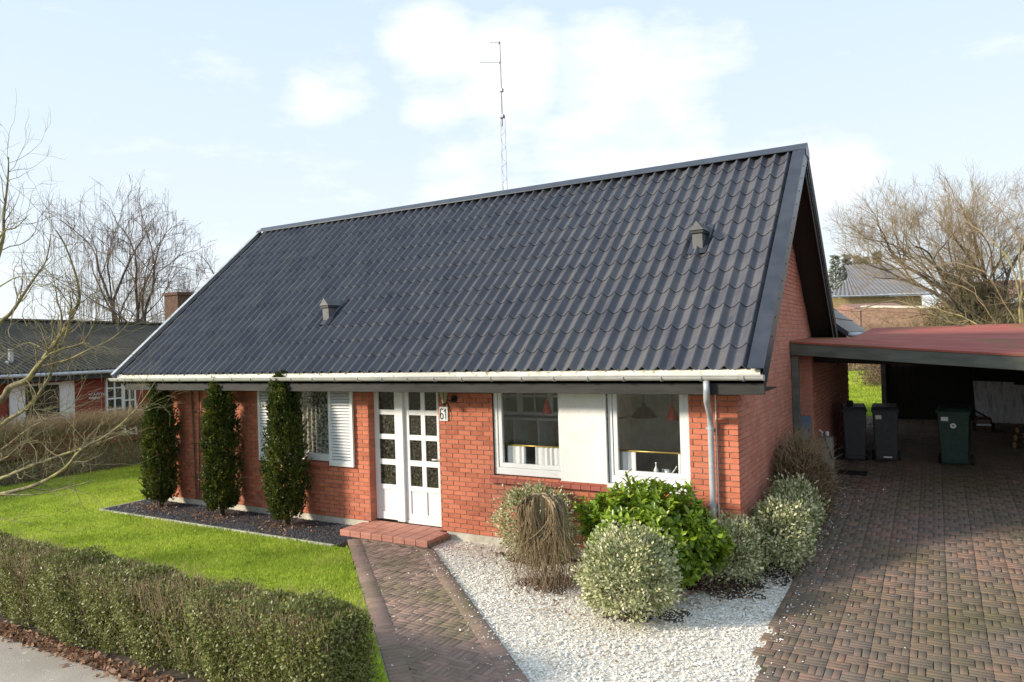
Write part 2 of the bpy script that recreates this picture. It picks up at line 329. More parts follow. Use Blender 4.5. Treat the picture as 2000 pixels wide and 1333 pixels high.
PN = np.array([.678, .735]); PT = np.array([.735, -.678])             # garden path: normal and run
NL, NR = -4.47, -3.32
def path_x(n, y): return (n-PN[1]*y)/PN[0]
DRIVE = [(.78,-6.0), (.72,-2.7), (.60,-1.0), (.54,.7), (.60,2.3), (.55,4.2), (.26,4.45), (.26,11.5)]
def drive_x(y): return np.interp(y, [p[1] for p in DRIVE], [p[0] for p in DRIVE])

lawn_poly = [(-16.7,-4.35), (path_x(NL,-4.35)-.01,-4.35), (path_x(NL,-1.05)-.01,-1.05), (-11.80,-1.05), (-11.95,.05), (-11.95,11), (-16.7,11)]
b = B(); b.V = [(x, y, -.115) for x, y in lawn_poly]; b.F = [tuple(range(len(lawn_poly)))]
struct(b.build('lawn', 'lawn'))
struct(sheet('back_lawn', np.arange(-9, 16.1, 1.0), np.arange(12.35, 25.4, 1.0), .006, 'lawn'))
b = B(); b.box(-40, -9.5, -.2, -2.9, -5.17, -.118); struct(b.build('pavement', 'pavement'))
b = B(); b.box(-40, -5.165, -.2, -1.4, -4.36, -.116); struct(b.build('hedge_border_soil', 'soil'))

# grass blades
def grass(name, P, lab, h=(.03,.07)):
    n = len(P); a = rng.uniform(0, 6.28, n); hh = rng.uniform(*h, n)
    D = np.stack([np.cos(a)*.55, np.sin(a)*.55, np.ones(n)], 1)
    o = leaf_mesh(name, P, D, rand_dirs(n), hh, .10, 'grass_blade', fold=0); tag(o, lab, 'grass', kind='stuff'); return o
G = rng.uniform((-16.7,-4.35), (-1.9,4.0), (230000,2)); G = G[inside(G, lawn_poly)]
dcam = np.hypot(G[:,0]-CAM[0], G[:,1]-CAM[1]); G = G[rng.uniform(size=len(G)) < np.clip(9/dcam, .25, 1)**1.2]
grass('lawn_grass', np.c_[G, np.full(len(G), -.118)], 'short bright green lawn grass between the hedge and the bed')
G = rng.uniform((-2,12.4), (4,24), (30000,2)); grass('back_grass', np.c_[G, gz(G[:,0], G[:,1])], 'green grass of the back garden seen past the carport', (.05,.1))
# clover heads and fallen leaves on the lawn
G = rng.uniform((-15,-4.3), (-2.5,-1.05), (600,2)); G = G[inside(G, lawn_poly)][:170]
tag(chips('fallen_leaves', np.c_[G, np.full(len(G), -.085)], rng.uniform(.008,.02,len(G)), 'dead_leaf'), 'a few pale fallen leaves scattered over the front lawn', 'leaves', kind='stuff')

# white gravel
gravel_poly = [(-4.28,-.03), (-4.24,-.62), (path_x(NR,-1.2),-1.2), (path_x(NR,-4.6),-4.6), (.74,-4.6), (.72,-2.7), (.60,-1.0), (.56,.7), (.62,2.3), (.52,3.7), (0.02,3.8), (0.02,-.03)]
struct(sheet('gravel_bed', np.arange(-4.6, 1.01, .4), np.concatenate([np.arange(-4.8, .0, .4), np.arange(0, 4.4, .4)]), .005, 'gravel_bed'))
b = B(); 
for y in np.arange(.6, 4.0, .4):                                     # dark mulch along the gable, where the stones thin out
    x1 = float(drive_x(y))+.03; x2 = float(drive_x(y+.4))+.03; b.V += [(.0,y,gz(0,y)+.010), (x1,y,gz(x1,y)+.010), (x2,y+.4,gz(x2,y+.4)+.010), (.0,y+.4,gz(0,y+.4)+.010)]; k = len(b.V); b.F.append((k-4,k-3,k-2,k-1))
struct(b.build('mulch', 'soil'))
for cx_, cy_, rx_, ry_ in ((-.25,-.42,.62,.34), (.30,.35,.30,.62), (-2.08,-1.22,.34,.28), (-2.7,-.35,.55,.25), (-.70,-1.55,.42,.34)):   # bare soil under the shrubs
    b = B(); nv = 26; th_ = np.linspace(0, 2*math.pi, nv, endpoint=False); rj = 1+.22*np.sin(3*th_+cx_*7)+.14*np.sin(7*th_+cy_*5)+rng.normal(0,.06,nv)
    ring_ = [(min(cx_+rx_*r0*math.cos(a0), .62), cy_+ry_*r0*math.sin(a0)) for a0, r0 in zip(th_, rj)]
    b.V = [(cx_, cy_, float(gz(cx_,cy_))+.012)]+[(x, min(y,-.02) if x < 0 else y, float(gz(x,y))+.012) for x, y in ring_]; b.F = [(0, 1+i, 1+(i+1)%nv) for i in range(nv)]; struct(b.build('soil_patch', 'soil'))
G = rng.uniform((-4.3,-4.6), (.8,4.0), (150000,2)); G = G[inside(G, gravel_poly)]
spots = [(-2.1,-1.25,.38,.55), (-2.7,-.45,.55,.5), (-.75,-1.2,.6,.55), (.3,.9,.5,.75), (.35,2.4,.8,.93), (-.2,-.45,.55,.75), (-3.9,-.4,.35,.3), (-1.5,-2.1,.3,.25), (-1.7,-1.6,.4,.35), (-.55,-2.75,.2,.3), (-3.3,-.45,.4,.35)]
keep = np.ones(len(G))
for x, y, r, a in spots: keep *= 1-a*np.exp(-(((G[:,0]-x)/r)**2+((G[:,1]-y)/r)**2))
dc = np.hypot(G[:,0]-CAM[0], G[:,1]-CAM[1]); keep *= np.clip(8.5/dc, .4, 1)
G = G[rng.uniform(size=len(G)) < keep*.62]
tag(chips('gravel', np.c_[G, gz(G[:,0], G[:,1])+rng.uniform(.006,.024,len(G))], (.006+.016*rng.uniform(size=len(G))**1.6), 'gravel_stone'), 'white decorative gravel around the shrubs between path and driveway', 'gravel', kind='stuff')
G1 = np.c_[.66+rng.exponential(.16,340), rng.uniform(-4.4,4.6,340)]; t = rng.uniform(0, 5.4, 260); off = np.where(rng.uniform(size=260)<.7, NR-np.abs(rng.normal(0,.13,260)), rng.uniform(NL,NR,260))
G2 = (off[:,None]*PN+ (t[:,None]-2.8)*PT); G2 = G2[(G2[:,1]<-.7)]
GG = np.r_[G1, G2]; tag(chips('stray_gravel', np.c_[GG, gz(GG[:,0],GG[:,1])+.042], rng.uniform(.007,.014,len(GG)), 'gravel_stone'), 'stray white gravel stones lying on the paving', 'gravel', kind='stuff')
# leaf litter under the shrubs
C_ = []
for x, y, r, a in spots:
    n = int(420*r*r/.25*a); C_.append(np.c_[rng.normal(x, r*.55, n), rng.normal(y, r*.55, n)])
C_ = np.concatenate(C_); C_ = C_[inside(C_, gravel_poly)]; n = len(C_)
o = leaf_mesh('leaf_litter', np.c_[C_, gz(C_[:,0],C_[:,1])+.028], rand_dirs(n)*[1,1,.35], rand_dirs(n,2), rng.uniform(.02,.05,n), .3, 'dead_leaf'); tag(o, 'brown leaf litter on the white gravel under the shrubs', 'leaves', kind='stuff')

# slate bed with the columnar yews
b = B(); b.box(-11.82, -1.04, -.2, -6.12, -.0, -.113); struct(b.build('slate_bed', 'soil'))
kb = B(); kb.box(-11.87, -1.085, -.2, -5.75, -1.045, -.088).box(-11.87, -1.045, -.2, -11.825, -.02, -.088); o = kb.build('bed_edging', 'kerb', bev=.006); struct(o)
G = rng.uniform((-11.8,-1.03), (-5.72,-.01), (26000,2)); G = G[~((G[:,0] > -6.1) & (G[:,1] > -.58))]
tag(chips('slate_chips', np.c_[G, np.full(len(G), -.108)+rng.uniform(0,.012,len(G))], rng.uniform(.008,.018,len(G)), 'slate_chip'), 'dark slate chippings in the bed below the left wall', 'gravel', kind='stuff')
n = 900; P = np.c_[np.concatenate([rng.normal(c, .45, n//3) for c in (-10.9,-9.1,-7.4)]), rng.normal(-.6, .2, n), np.full(n, -.09)]; P[:,1] = np.clip(P[:,1], -1.02, -.05); P[:,0] = np.clip(P[:,0], -11.75, -6.15)
tag(leaf_mesh('bed_leaf_litter', P, rand_dirs(n)*[1,1,.6]+[0,0,.25], rand_dirs(n,2), rng.uniform(.025,.07,n), .22, 'dead_leaf'), 'dry brown leaves and stalks on the slate bed under the yews', 'leaves', kind='stuff')

# ------------------------------------------------------------------ paving
def paver_mesh(lx, ly, h, c=.0032):
    x, y = lx/2, ly/2
    V = [(-x,-y,0),(x,-y,0),(x,y,0),(-x,y,0),(-x,-y,h-c),(x,-y,h-c),(x,y,h-c),(-x,y,h-c),(-x+c,-y+c,h),(x-c,-y+c,h),(x-c,y-c,h),(-x+c,y-c,h)]
    F = [(8,9,10,11)]+[(i, (i+1)%4, 4+(i+1)%4, 4+i) for i in range(4)]+[(4+i, 4+(i+1)%4, 8+(i+1)%4, 8+i) for i in range(4)]
    return V, F
def lay(parent, items, lx, ly, h, m, name, singles=300):
    """items: (x, y, angle). The nearest become objects of their own, the rest one part"""
    V, F = paver_mesh(lx, ly, h); V = np.array(V); F = np.array(F)
    it = np.array(items); z = gz(it[:,0], it[:,1])+.012+rng.normal(0, .0011, len(it))
    d = np.hypot(it[:,0]-CAM[0], it[:,1]-CAM[1])
    pu = (np.c_[it[:,0], it[:,1], z]-CAM)@RM; uu = 1000+FPX*pu[:,0]/pu[:,1]; vv = 666.5-FPX*pu[:,2]/pu[:,1]
    vis = (uu > 0) & (uu < 2000) & (vv < 1333) & (pu[:,1] > 0)
    order = np.argsort(np.where(vis, d, 1e6)); me = np_mesh(name, V, F, m)
    for i in order[:singles]:
        o = link(name, me, parent); o.location = (it[i,0], it[i,1], z[i]); o.rotation_euler = (rng.normal(0,.012), rng.normal(0,.012), it[i,2])
    rest = order[singles:]
    ca, sa = np.cos(it[rest,2]), np.sin(it[rest,2])
    X = ca[:,None]*V[None,:,0]-sa[:,None]*V[None,:,1]+it[rest,0][:,None]; Y = sa[:,None]*V[None,:,0]+ca[:,None]*V[None,:,1]+it[rest,1][:,None]
    tl = rng.normal(0,.012,(len(rest),2)); Z = z[rest][:,None]+V[None,:,2]+tl[:,:1]*V[None,:,0]+tl[:,1:]*V[None,:,1]
    VV = np.stack([X,Y,Z], -1); FF = (np.arange(len(rest))*len(V))[:,None,None]+F[None]
    o = link('paving', np_mesh('paving', VV, FF.reshape(-1,4), m), parent); o['kind'] = 'stuff'
# driveway: basket weave in strips that run towards the carport
drv = B()
yy = np.arange(-5.6, 12.2, .4)
for y in yy:
    xa, xb = float(drive_x(y)), float(drive_x(y+.4)); k = len(drv.V)
    drv.V += [(xa,y,gz(xa,y)+.016), (6.2,y,gz(6.2,y)+.016), (6.2,y+.4,gz(6.2,y+.4)+.016), (xb,y+.4,gz(xb,y+.4)+.016)]; drv.F.append((k,k+1,k+2,k+3))
drive = struct(drv.build('driveway', 'joint_soil'))
SW, RH = .316, .186
def strip_bricks(i, j, ox, oy):
    x0 = ox+i*SW; y0 = oy+j*RH; f = (i+j) % 2; xv = x0 if f else x0+.186; xh = x0+.223 if f else x0+.093; out = []
    for k in range(2): out.append((xv+.0325+.065*k+rng.normal(0,.0015), y0+.093+rng.normal(0,.002), math.pi/2+rng.normal(0,.014)))
    for k in range(3): out.append((xh+rng.normal(0,.002), y0+.031+.062*k+rng.normal(0,.0012), rng.normal(0,.012)))
    return out
items = []
for i in range(-5, 12):
    for j in range(-20, 72):
        for q in strip_bricks(i, j, 1.5226, -.9):
            if q[0]+.02 < float(drive_x(q[1])) or q[0] > 5.0 or q[1] > 12.05: continue
            items.append(q)
lay(drive, items, .1825, .0600, .022, 'paver', 'paver', 300)
# front path: soldier borders and slanting herringbone
pt = B()
def PP(n, t): return n*PN+(t-2.8)*PT
ends = [PP(NL+.01,-.72+.35), PP(NR-.01,-.45+.35), PP(NR-.01,5.6), PP(NL+.01,5.6)]
pt.V = [(p[0],p[1],-.13+.018) for p in ends]; pt.F = [(3,2,1,0)]
path = struct(pt.build('garden_path', 'joint_soil'))
step_y = -.60
items_b = []; items_h = []
ang = math.atan2(PT[1], PT[0])
for t in np.arange(-.9, 5.6, .0775):
    for n0 in (NL+.10, NR-.10):
        p = PP(n0, t)
        if p[1] > -.64 or (n0 < -4 and p[1] > -.64): continue
        items_b.append((p[0], p[1], ang+math.pi/2+rng.normal(0,.015)))
for i in range(-16, 8):
    for j in range(-24, 4):
        for q in strip_bricks(i, j, -1.2, -.7):
            n_ = q[0]*PN[0]+q[1]*PN[1]; t_ = q[0]*PT[0]+q[1]*PT[1]+2.8
            if NL+.13 < n_ < NR-.13 and q[1] < -.66 and t_ < 5.5: items_h.append(q)
lay(path, items_b, .196, .0745, .025, 'path_paver', 'border_paver', 150)
lay(path, items_h, .1825, .0600, .020, 'path_paver', 'paver', 300)
# ------------------------------------------------------------------ the house
HW = -11.72; YR, ZR, YE, ZE = 3.297, 5.80, -.50, 2.44
K = (ZR-ZE)/(YR-YE)
house = empty('brick_house', (0,0,0)); tag(house, 'red brick bungalow with steep dark tile roof and white front door', 'house')
WT = 2.30; CO, MO = .0707, .2254
OPEN = [(-5.9731,-4.53,-.2,2.4), (-7.96,-6.80,.90,2.4), (-3.55,-.61,.90,2.4)]
wall = B(); wx = [HW,-7.96,-6.80,-5.96,-4.53,-3.55,-.61,-.012]; wz = [-.002,.90,2.285,WT]
solid = [[True]*3 for _ in range(7)]; solid[1][1] = solid[3][0] = solid[3][1] = solid[5][1] = False
wid = {}
def wv(i, j, k):
    if (i,j,k) not in wid: wid[i,j,k] = len(wall.V); wall.V.append((wx[i], (.012,.30)[k], wz[j]))
    return wid[i,j,k]
for i in range(7):
    for j in range(3):
        if not solid[i][j]: continue
        wall.F += [(wv(i,j,0),wv(i+1,j,0),wv(i+1,j+1,0),wv(i,j+1,0)), (wv(i,j,1),wv(i,j+1,1),wv(i+1,j+1,1),wv(i+1,j,1))]
        if i == 0 or not solid[i-1][j]: wall.F.append((wv(i,j,0),wv(i,j+1,0),wv(i,j+1,1),wv(i,j,1)))
        if i == 6 or not solid[i+1][j]: wall.F.append((wv(i+1,j,0),wv(i+1,j,1),wv(i+1,j+1,1),wv(i+1,j+1,0)))
        if j == 0 or not solid[i][j-1]: wall.F.append((wv(i,j,0),wv(i,j,1),wv(i+1,j,1),wv(i+1,j,0)))
        if j == 2 or not solid[i][j+1]: wall.F.append((wv(i,j+1,0),wv(i+1,j+1,0),wv(i+1,j+1,1),wv(i,j+1,1)))
front = wall.build('front_wall', 'mortar', house)
pl = B(); pl.box(HW, .014, -.35, -6.02, .30, -.004).box(-4.44, .014, -.35, -.014, .30, -.004).box(-.30, .302, -.35, -.014, 6.6, -.004); pl.build('plinth', 'plinth', house)
def brick_box(bb, x0, x1, z0, z1, y): bb.box(x0, y, z0, x1, y+.06, z1)
full = []; rest = B(); J = .012
for r in range(int(WT/CO)):
    z0 = r*CO+J/2; z1 = (r+1)*CO-J/2; zc = (z0+z1)/2
    sh = (r % 2)*MO/2
    for k in range(-1, 54):
        x1 = -k*MO-sh+MO; x0 = x1-MO; segs = [(max(x0+J/2, HW), min(x1-J/2, 0) if x1 < -.01 else 0)]
        for a, bb_, za, zb in OPEN:
            if not (za < zc < zb): continue
            ns = []
            for s0, s1 in segs:
                if bb_ <= s0 or a >= s1: ns.append((s0,s1)); continue
                if s0 < a-.0: ns.append((s0, min(a,s1)))
                if s1 > bb_: ns.append((max(bb_,s0), s1))
            segs = ns
        for s0, s1 in segs:
            if s1-s0 < .006: continue
            if abs(s1-s0-(MO-J)) < .001: full.append(((s0+s1)/2, zc))
            else: brick_box(rest, s0, s1, z0, z1, rng.uniform(0,.003))
bm_ = B(); bm_.box(-(MO-J)/2, 0, -(CO-J)/2, (MO-J)/2, .06, (CO-J)/2); bme = None
full.sort(key=lambda p: math.hypot(p[0]-CAM[0], CAM[1])-.6*(p[1] > .5)); nb = 0
for i, (x, z) in enumerate(full):
    y = float(rng.uniform(0,.004))
    hid = (-2.9 < x < -.35 and z < .75)
    if nb < 300 and not hid:
        if bme is None: o = bm_.build('brick', 'brick', front); bme = o.data
        else: o = link('brick', bme, front)
        o.location = (x, y, z); o.rotation_euler = (0, float(rng.normal(0,.004)), 0); nb += 1
    else: brick_box(rest, x-(MO-J)/2, x+(MO-J)/2, z-(CO-J)/2, z+(CO-J)/2, y)
rest.build('brickwork', 'brick', front, kind='stuff')
# brick reveals beside the door
for xa, xb, ya in ((-5.9725,-5.957,.0015), (-4.533,-4.49,.063)):
    rv = B()
    for r in range(int(2.2/CO)): rv.box(xa, ya, r*CO+J/2, xb+rng.uniform(-.001,.001), .165, (r+1)*CO-J/2)
    rv.build('door_reveal', 'brick', house, kind='stuff')
# right gable wall
def roof_under(y): return ZE+K*(min(y, 2*YR-y)-YE)-.16
gable = B(); ys_ = [.302, YR, 6.6]; gp = [(-.012,.302,0.0), (-.012,6.6,0.0), (-.012,6.6,roof_under(6.6)), (-.012,YR,roof_under(YR)), (-.012,.302,roof_under(.302))]
gable.prism(gp, (-.28,0,0)); gw = gable.build('gable_wall', 'gable_mortar', house)
gb = B()
for r in range(int(5.6/CO)):
    z0 = r*CO+J/2; z1 = (r+1)*CO-J/2; sh = (r%2)*MO/2
    for k in range(30):
        y0 = .066+k*MO-sh+J/2; y1 = y0+MO-J
        y0 = max(y0, .064); y1 = min(y1, 6.6)
        if y1-y0 < .03 or z1 > min(roof_under(y0), roof_under(y1)): continue
        f = rng.uniform(-.002,.002); gb.box(-.05, y0, z0, f, y1, z1)
gb.build('brickwork', 'gable_brick', gw, kind='stuff')
lg = B(); lg.prism([(HW,.302,0.0), (HW,6.6,0.0), (HW,6.6,roof_under(6.6)), (HW,YR,roof_under(YR)), (HW,.302,roof_under(.302))], (.28,0,0)); lg.build('left_gable_wall', 'gable_brick', house)
bw = B(); bw.box(HW+.281, 6.32, 0, -.293, 6.6, 2.4); bw.build('rear_wall', 'gable_brick', house)
# inside
fl = B(); fl.box(HW+.29, .302, -.05, -.30, 6.31, -.01); fl.build('floor', 'room_floor', house)
cl = B(); cl.box(HW+.29, .302, 2.33, -.30, 6.31, 2.38); cl.build('ceiling', 'room_wall', house)
pw = B(); pw.box(-4.50, .302, 0, -4.40, 3.0, 2.32).box(-4.40, 3.0, 0, -.30, 3.1, 2.32); pw.build('inner_wall', 'room_wall', house)
pw = B(); pw.box(-9.5, .55, 0, -5.9, .6, 2.32); pw.build('inner_wall', 'room_wall', house)

# roof
roofp = empty('roof', (0,0,0)); roofp.parent = house
XL, XR = -12.17, .449
for sgn in (0, 1):
    sl = B(); yv = (lambda y: y) if sgn == 0 else (lambda y: 2*YR-y)
    P = [(XL+.03, yv(YE), ZE-.14), (XR-.03, yv(YE), ZE-.14), (XR-.03, yv(YR), ZR-.14), (XL+.03, yv(YR), ZR-.14)]
    Q = [(p[0], p[1], p[2]+.125) for p in P]
    sl.hexa(P+Q); sl.build('roof_deck', 'dark_board' if sgn == 0 else 'roof_tile', roofp)
SN = np.array([0, -K, 1.0]); SN /= np.linalg.norm(SN); SD = np.array([0, 1.0, K]); SLEN = math.hypot(YR-YE, ZR-ZE); SD /= np.linalg.norm(SD)
WV, ROW = .2005, SLEN/13.0
UC = 7/12
def wave_h(u): return .083*(1-math.cos(math.pi*u/(2*UC))) if u <= UC else .083*(1-math.cos(math.pi*(1-u)/(2*(1-UC))))
def tile_mesh(scale_row=1.0):
    n = 12; V = []; F = []
    for s, dz in ((0.0, .017), (1.0, .002)):
        for i in range(n+1): u = i/n; V.append((u*WV, s*ROW*1.02*scale_row, wave_h(u)+dz))
    for i in range(n): F.append((i, i+1, n+2+i, n+1+i))
    k = len(V)
    for i in range(n+1): u = i/n; V.append((u*WV, 0, wave_h(u)+.017))
    for i in range(n+1): u = i/n; V.append((u*WV, .004, wave_h(u)+.000))
    for i in range(n): F.append((k+i+1, k+i, k+n+1+i, k+n+2+i))
    return np.array(V), np.array(F)
TV, TF = tile_mesh(); tme = np_mesh('roof_tile', TV, TF, 'roof_tile', smooth=True)
RB = np.array([0, YE, ZE])
def roof_pt(x, s, h=0.0): return np.array([x,0,0])+RB+SD*s+SN*h
TM = Matrix(((1,0,0,0), (0,SD[1],SN[1],0), (0,SD[2],SN[2],0), (0,0,0,1)))
tiles = []
x_right = XR-.17
for r in range(13):
    for c_ in range(62):
        x = x_right-(c_+1)*WV
        if x < XL+.02: continue
        tiles.append((x, r))
pos = np.array([roof_pt(x+WV/2, (r+.5)*ROW) for x, r in tiles]); dd = np.linalg.norm(pos-CAM, axis=1); od = np.argsort(dd)
for i in od[:300]:
    x, r = tiles[i]; o = link('roof_tile', tme, roofp); p = roof_pt(x, r*ROW); o.matrix_local = Matrix.Translation(Vector(p)) @ TM
ex = np.stack([np.array([1,0,0]), SD, SN], 0)
W_ = TV@ex; Vr = np.concatenate([W_+roof_pt(tiles[i][0], tiles[i][1]*ROW) for i in od[300:]]); Fr = (np.arange(len(od)-300)*len(TV))[:,None,None]+TF[None]
o = link('tile_field', np_mesh('tile_field', Vr, Fr.reshape(-1,4), 'roof_tile', smooth=True), roofp); o['kind'] = 'stuff'
def slope_box(x0, x1, s0, s1, h0, h1): return [roof_pt(x0,s0,h0), roof_pt(x1,s0,h0), roof_pt(x1,s1,h0), roof_pt(x0,s1,h0), roof_pt(x0,s0,h1), roof_pt(x1,s0,h1), roof_pt(x1,s1,h1), roof_pt(x0,s1,h1)]
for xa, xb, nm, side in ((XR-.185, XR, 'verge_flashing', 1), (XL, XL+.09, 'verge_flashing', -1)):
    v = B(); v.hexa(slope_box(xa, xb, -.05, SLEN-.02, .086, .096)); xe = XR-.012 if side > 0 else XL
    v.hexa(slope_box(xe, xe+.012, -.05, SLEN-.02, -.13, .085)); vo = v.build(nm, 'flashing' if side > 0 else 'zinc', roofp)  # left verge is paler zinc: sky glare on the flashing put into its colour
    if side > 0:
        bt = B()
        for k in range(14): p = roof_pt(XR+.003, .2+k*.36, .02); bt.tube([p, p+np.array([.008,0,0])], .009, 6)
        bt.build('screws', 'dark_paint', vo)
    # bargeboards on the far slope
    v = B(); f = lambda p: (p[0], 2*YR-p[1], p[2])
    for h0, h1, dx in ((-.13,.066,0), (-.26,-.145,-.04)):
        q = [f(p) for p in slope_box(xe+dx, xe+dx+.014, -.05, SLEN-.02, h0, h1)]; v.hexa(q)
    v.build('bargeboard', 'fascia', roofp)
    v = B(); v.hexa(slope_box(xe-.04*side, xe-.04*side+.014, -.02, SLEN-.15, -.26, -.145)); v.build('bargeboard', 'dark_board', roofp)
# soffit boards under the right verge
for nm, flip in (('soffit', 0), ('soffit', 1)):
    v = B(); q = slope_box(-.0, XR-.055, .0, SLEN-.05, -.175, -.16)
    if flip: q = [(p[0], 2*YR-p[1], p[2]) for p in q]
    v.hexa(q); v.build(nm, 'dark_board', roofp)
rc = B(); w_ = .15
a0 = roof_pt(0, SLEN-w_, .097); ap = np.array([0, YR, ZR+.097]); a1 = np.array([0, 2*YR-a0[1], a0[2]])
for t0, t1 in ((a0, ap), (ap, a1)):
    rc.hexa([(XL-.01,*t0[1:]), (XR+.012,*t0[1:]), (XR+.012,*t1[1:]), (XL-.01,*t1[1:]), (XL-.01,t0[1],t0[2]+.012), (XR+.012,t0[1],t0[2]+.012), (XR+.012,t1[1],t1[2]+.012), (XL-.01,t1[1],t1[2]+.012)])
rc.build('ridge_cap', 'flashing', roofp)
en = B(); en.prism([(XR+.001,a0[1]-.02,a0[2]-.09), (XR+.001,a1[1]+.02,a1[2]-.09), (XR+.001,a1[1],a1[2]), (XR+.001,YR,ZR+.09), (XR+.001,a0[1],a0[2])], (.011,0,0)); en.build('ridge_end', 'flashing', roofp)
P = np.array([roof_pt(x_right-k_*WV+rng.normal(0,.012), rng.uniform(-.02,.03), .03+rng.uniform(-.02,.012)) for k_ in range(62) for q in range(rng.integers(0,7))])
chips('moss', P, rng.uniform(.008,.018,len(P)), 'moss', roofp)
# roof vents
def roof_vent(x, s, k=1.0):
    e = empty('roof_vent', (0,0,0)); e.parent = roofp; base = roof_pt(x, s, .03); w = .072*k; hb = .27*k; d = .38
    x0, x1 = x-w, x+w; y0 = base[1]; z0 = base[2]-.02
    v = B(); v.hexa([(x0,y0,z0), (x1,y0,z0), (x1,y0+d,z0), (x0,y0+d,z0), (x0,y0-.01,z0+hb), (x1,y0-.01,z0+hb), (x1,y0+d,z0+hb), (x0,y0+d,z0+hb)]); v.build('housing', 'vent', e)
    v = B(); q = .03; pk = .13*k
    v.prism([(x0-q,y0-.05,z0+hb+.045), (x1+q,y0-.05,z0+hb+.045), (x,y0-.05,z0+hb+.045+pk)], (0,.62,0)); v.build('hood', 'vent', e)
    v = B(); v.box(x0-.02, y0-.035, z0+hb+.003, x1+.02, y0+d, z0+hb+.043); v.build('louvre', 'dark_paint', e)
    v = B(); v.hexa(slope_box(x-w*1.9, x+w*1.9, s-.10, s+.62, .046, .056)); v.build('skirt', 'flashing', e)
roof_vent(-7.30, .98*math.sqrt(1+K*K)+.02); roof_vent(-.80, 1.86*math.sqrt(1+K*K), 1.0)
# eaves: fascia, soffit, gutter
fb = B(); fb.box(HW-.12, -.50, 2.165, XR-.02, -.465, 2.37); fb.build('fascia_board', 'fascia', house, bev=.004)
sf = B(); sf.box(HW-.1, -.464, 2.19, -.0, .011, 2.21).box(.001, -.464, 2.19, XR-.05, .4, 2.205); sf.build('eave_soffit', 'dark_board', house)
gt = B(); NG = 10
def gut_ring(r, flip): return [(-.565+r*math.cos(math.pi+math.pi*j/NG), 2.395+r*math.sin(math.pi+math.pi*j/NG)) for j in range(NG+1)]
ring = gut_ring(.062, 0)+[(y, z) for y, z in reversed(gut_ring(.057, 0))]
gt.prism([(XL-.01, y, z) for y, z in ring], (XR-XL-.01,0,0)); gt.tube([(XL-.01,-.629,2.396), (XR-.02,-.629,2.396)], .008, 6)
gut = gt.build('gutter', 'gutter', house, smooth=False)
ec = B(); ec.prism([(XR-.02, y, z) for y, z in gut_ring(.066, 0)], (.012,0,0)); ec.prism([(XL-.022, y, z) for y, z in gut_ring(.066, 0)], (.012,0,0)); ec.build('end_cap', 'gutter', gut)
br_me = None
for k in range(26):
    x = XL+.25+k*.485
    if br_me is None:
        rb = B(); rr = gut_ring(.0715, 0)+list(reversed(gut_ring(.0625, 0))); rb.prism([(0,y,z) for y, z in rr], (.022,0,0)); o = rb.build('bracket', 'zinc', gut); br_me = o.data
    else: o = link('bracket', br_me, gut)
    o.location = (x, 0, 0)
ef = B(); ef.hexa([(XL+.09,-.515,2.40), (XR-.06,-.515,2.40), (XR-.06,-.48,2.40), (XL+.09,-.48,2.40), (XL+.09,-.515,2.455), (XR-.06,-.515,2.455), (XR-.06,-.47,2.475), (XL+.09,-.47,2.475)]); ef.build('eave_flashing', 'eave_flashing', house)
dp = B()
def bez(p, k=6):
    out = []
    for i in range(len(p)-1): out += [np.array(p[i])+(np.array(p[i+1])-np.array(p[i]))*t for t in np.linspace(0,1,k,endpoint=False)]
    return out+[np.array(p[-1])]
dpp = [(-.215,-.565,2.335), (-.215,-.565,2.22), (-.222,-.545,2.15), (-.24,-.48,2.08), (-.295,-.17,1.90), (-.31,-.10,1.83), (-.312,-.085,1.74), (-.312,-.085,.0), (-.312,-.11,-.13)]
dp.tube(dpp, .038, 14); dpo = dp.build('downpipe', 'zinc', house, smooth=True)
for z in (1.70, .75): cb = B(); cb.tube([(-.312,-.085,z), (-.312,-.085,z+.035)], .043, 14); cb.box(-.37, -.095, z+.005, -.345, .005, z+.03); cb.build('pipe_clip', 'zinc', dpo)
cd = B(); cd.tube([(-.262,-.012,2.19), (-.258,-.012,.2)], .007, 6); cd.build('cable', 'white_paint', house)

# windows of the right half
def bars(bb, x0, x1, z0, z1, w, y0, y1, wb=None):
    wb = wb or w
    bb.box(x0, y0, z0, x0+w, y1, z1).box(x1-w, y0, z0, x1, y1, z1).box(x0+w, y0+.0005, z0, x1-w, y1-.0005, z0+wb).box(x0+w, y0+.0005, z1-w, x1-w, y1-.0005, z1)
def window(x0, x1, z0, z1, label=None):
    e = empty('window', (0,0,0)); e.parent = house
    f = B(); bars(f, x0, x1, z0, z1, .062, .035, .115, .10); f.build('frame', 'white_paint', e, bev=.004)
    f = B(); bars(f, x0+.066, x1-.066, z0+.104, z1-.05, .062, .048, .105); f.build('sash', 'white_paint', e, bev=.004)
    g = B(); g.box(x0+.13, .074, z0+.168, x1-.13, .080, z1-.115); g.build('pane', 'pane_glass', e)
    return e
window(-3.545, -2.36, .93, 2.29); window(-1.73, -.615, .93, 2.29)
pn = B(); pn.box(-2.44, -.012, .905, -1.742, .032, 2.29); pn.build('white_panel', 'cream_panel', house, bev=.004)
si = B()
for k in range(13):
    xa = -3.60+k*.148; si.hexa([(xa,-.055,.815), (xa+.140,-.055,.815), (xa+.140,.06,.835), (xa,.06,.835), (xa,-.055,.868), (xa+.140,-.055,.868), (xa+.140,.06,.90), (xa,.06,.90)])
si.build('window_sill', 'sill', house)
si = B(); si.box(-1.74, -.03, .86, -.62, .06, .925); si.build('window_sill', 'white_paint', house)
